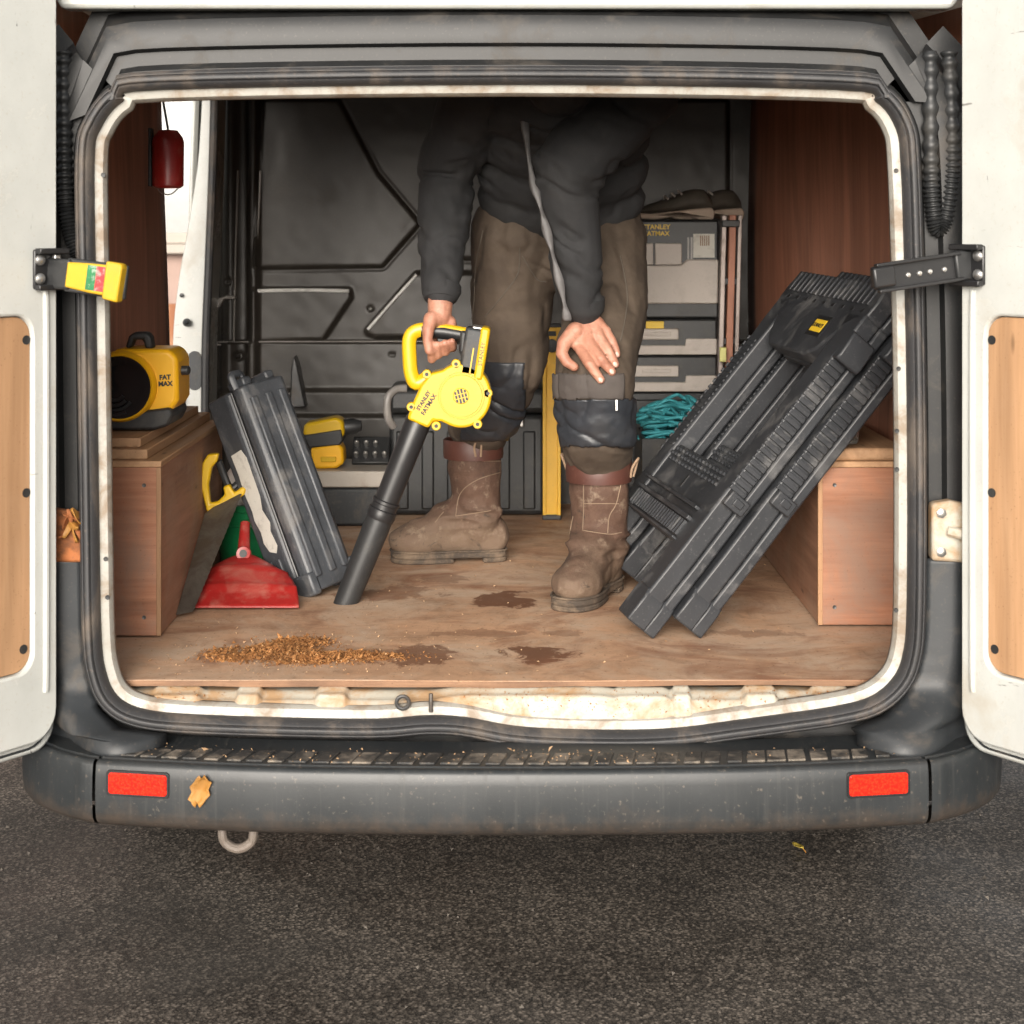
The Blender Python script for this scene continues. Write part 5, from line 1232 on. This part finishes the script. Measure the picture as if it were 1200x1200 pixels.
for obj, ls in ((bL, ([(684,562),(684,600),(683,622)], [(665,561),(700,563),(735,560)], [(684,590),(725,590)], [(728,565),(722,590),(714,605),(712,625)], [(672,605),(668,625)], [(684,622),(712,626),(728,624)])),
                (bR, ([(517,535),(515,560),(512,582)], [(516,532),(560,540),(598,540)], [(592,552),(560,562),(540,578),(534,605)], [(520,600),(510,612)], [(534,605),(575,598)]))):
    for l in ls: seam(obj, l, .0011, M_thread, 'stitch_line', 8)

# ------------------------------------------------------------------ sawdust, chips, leaves
def dust_mat():
    t = NT('sawdust'); v = t.mapping(); n = t.noise(v, 260, 3, .6); n2 = t.noise(v, 30, 5, .65)
    c = t.ramp(n, [(.30, (.11, .042, .014)), (.48, (.30, .125, .036)), (.62, (.42, .20, .065)), (.74, (.60, .42, .25))])
    t.col(t.mix(1.0, c, t.ramp(n2, [(.3, .6), (.65, 1.15)]), 'MULTIPLY')); t.set(.9); return t.m
M_dust = dust_mat()
M_dustp = simple('pale_chips', (.42, .27, .15), .9, var=.5, bump=.3)
def flakes(pts, s0, s1, mb, flat=.35):
    for p in pts:
        s = s0 + (s1 - s0) * random.random() ** 2; e = Matrix(Euler((random.uniform(-.9, .9), random.uniform(-.9, .9), random.uniform(0, 6.3))).to_matrix())
        v = [Vector(p) + e @ Vector(q) for q in ((s, 0, 0), (-s * .6, s * .55, 0), (-s * .5, -s * .6, 0), (0, 0, s * flat))]
        mz = min(q.z for q in v) - p[2]
        v = [q - Vector((0, 0, mz)) for q in v]
        mb.add(v, [(0, 1, 2), (0, 3, 1), (1, 3, 2), (2, 3, 0)])
def pile_h(x, y):
    h_ = 0
    for px, py, sx_, sy_, a_ in ((318, 764, .055, .030, .012), (360, 774, .065, .026, .011), (420, 770, .07, .022, .008), (272, 772, .045, .020, .007), (350, 754, .05, .03, .008), (255, 765, .03, .02, .004)):
        c = PF(px, py); h_ = h_ + a_ * np.exp(-((x - c.x) / sx_) ** 2 - ((y - c.y) / sy_) ** 2)
    return h_
X, Y_ = np.meshgrid(np.linspace(-.62, -.16, 190), np.linspace(.04, .32, 110), indexing='ij')
hh = pile_h(X, Y_) * (.55 + .9 * np.clip(vnoise(np.stack([X * 55, Y_ * 55, X * 0], -1)) + .3, 0, 1.2)) + .0025 * vnoise(np.stack([X * 160, Y_ * 160, X * 0 + 3], -1)) - .0028
mb = MB().grid(np.stack([X, Y_, FLOOR + hh], -1))
pts = []
while len(pts) < 5200:
    x, y = random.uniform(-.64, -.14), random.uniform(.02, .34); h_ = float(pile_h(np.array(x), np.array(y)))
    if random.random() < h_ / .011: pts.append((x, y, FLOOR + max(0, h_ * random.uniform(.6, 1.15) - .001)))
flakes(pts, .0014, .0046, mb)
flakes(random.sample(pts, 420), .005, .0105, mb, .12)
sd = build('sawdust', mb, M_dust, org=(-.4, .16, FLOOR), kind='stuff', fix=False); tag(sd, 'heap of orange-brown sawdust swept together at the edge of the load floor', 'sawdust', kind='stuff')
mb = MB(); pts = []
for _ in range(420): pts.append((random.uniform(-.68, .70), random.uniform(.02, 1.2), FLOOR + .0005))
for _ in range(600):
    a = random.gauss(0, 1); pts.append((-.40 + .16 * a, .17 + .10 * random.gauss(0, 1), FLOOR + .0005))
pts = [p for p in pts if p[1] > .02 and p[0] > -.69 and p[0] < .61]
flakes(pts, .001, .0042, mb)
ch = build('wood_chips', mb, M_dustp, org=(0, .4, FLOOR), kind='stuff', fix=False); tag(ch, 'pale wood chips and crumbs scattered over the load floor', 'wood chips', kind='stuff')
mb = MB(); pts = []
for _ in range(200):
    x = random.choice([random.uniform(-.66, .66), random.gauss(-.35, .2), random.gauss(.12, .08)])
    if abs(x) < .66: p, t_, n_ = on_bumper(x); q_ = p - n_ * random.uniform(.028, .105); pts.append((q_.x, q_.y, .4588))
flakes(pts, .001, .0036, mb)
for (x, y) in ((692, 883), (645, 882), (598, 884), (240, 880)): flakes([(P(x, y, -.12).x, -.12, .459)], .006, .009, mb)
ch = build('wood_crumbs', mb, M_dustp, org=(0, -.15, .4585), kind='stuff', fix=False); tag(ch, 'wood crumbs scattered along the ribbed step of the bumper', 'wood crumbs', kind='stuff')
mb = MB(); sillco = np.array([v.co for v in sill.data.vertices]) + np.array(ORG[sill.name]); pts = []
for i in rng.choice(len(sillco), 1500):
    p = sillco[i]
    if vnoise(np.array([[p[0] * 5, 1.5, 2.5]]))[0] > -.15 and -.036 < p[1] < .0: pts.append((p[0], p[1], p[2] + .0004))
flakes(pts, .001, .0034, mb)
ch = build('sill_dust', mb, M_dust, org=(0, -.02, .52), kind='stuff', fix=False); tag(ch, 'sawdust caught on the white door sill', 'sawdust', kind='stuff')
# one big chip on the bumper face
p, t_, n_ = on_bumper(P(237, 925, -.19).x); zc = P(237, 925, p.y).z
A = []
for u in np.linspace(-1, 1, 9):
    A.append([tuple(p + Vector((0, 0, zc)) + n_ * (.003 + .006 * (1 - u * u) * 0 + .005 * v_ * v_ + .004 * u * u) + t_ * (v_ * .017 * math.sqrt(max(.02, 1 - u * u * .93)) + u * .007 + .003 * math.sin(9 * u + 4 * v_)) + Vector((0, 0, u * .024 + .004 * math.sin(7 * v_ + 3 * u)))) for v_ in np.linspace(-1, 1, 7)])
lf = build('wood_chip', MB().grid(np.array(A)), M_leaf, org=p + Vector((0, 0, zc)), solid=.0006, ang=80); tag(lf, 'large orange wood chip on the bumper face beside the left reflector', 'wood chip')
# leaves on the asphalt
def leaf(x, y, rot, s, label):
    A = []; c = Vector((x, y, .004))
    for u in np.linspace(-1, 1, 11):
        w_ = s * .5 * max(.03, math.cos(u * 1.45)) ** .8
        A.append([tuple(c + Matrix.Rotation(rot, 3, 'Z') @ Vector((u * s, v_ * w_, .004 + s * .22 * abs(v_) + s * .1 * u * u))) for v_ in (-1, -.5, 0, .5, 1)])
    r_ = thing('fallen_leaf', (x, y, 0), label, 'leaf', 'fallen leaves on the asphalt')
    build('leaf_blade', MB().grid(np.array(A)), simple('leaf_%d' % random.randint(0, 9999), (.42, .27 + .1 * random.random(), .05), .6, var=.4), r_, solid=.0008, ang=80)
    build('stem', MB().tube([c + Matrix.Rotation(rot, 3, 'Z') @ Vector((-s, 0, .006)), c + Matrix.Rotation(rot, 3, 'Z') @ Vector((-s * 1.6, s * .1, .002))], .0012, 5), M_leaf, r_)
def PG(x, y): d = F * CAMZ / (y - HOR); return (x - 600) * d / F, d + CAMY
gx, gy = PG(1112, 912); leaf(gx, gy, .5, .030, 'yellow leaf on the asphalt under the right rear door')
gx, gy = PG(935, 997); leaf(gx, gy, 2.1, .018, 'small pale leaf on the asphalt below the bumper, right of centre')
# clump of dead leaves wedged above the left hinge
lc_ = thing('leaf_clump', P(80, 640, -.06), 'clump of rusty dead leaves wedged in the left door jamb', 'leaves')
for k in range(9):
    c = P(72 + 18 * random.random(), 606 + 28 * random.random(), -.062); e = Euler((random.uniform(0, 3), random.uniform(0, 3), random.uniform(0, 3))).to_matrix(); s = .012 + .008 * random.random()
    A = [[tuple(c + e @ Vector((u * s, v_ * s * .5 * max(.05, math.cos(u * 1.4)), s * .3 * v_ * v_))) for v_ in (-1, 0, 1)] for u in np.linspace(-1, 1, 7)]
    build('leaf', MB().grid(np.array(A)), M_leaf if k % 2 else M_rust, lc_, solid=.0008)

M_grit = simple('grit_stone', (.09, .078, .066), .85, var=.6, bump=.3)
mb = MB(); pts = [(random.uniform(-1.3, 1.3), random.uniform(-.6, 1.2) , .0005) for _ in range(380)]
flakes(pts, .002, .007, mb, .9)
gt = build('loose_grit', mb, M_grit, org=(0, 0, 0), kind='stuff', fix=False); tag(gt, 'loose grit and small stones lying on the asphalt', 'grit', kind='stuff')
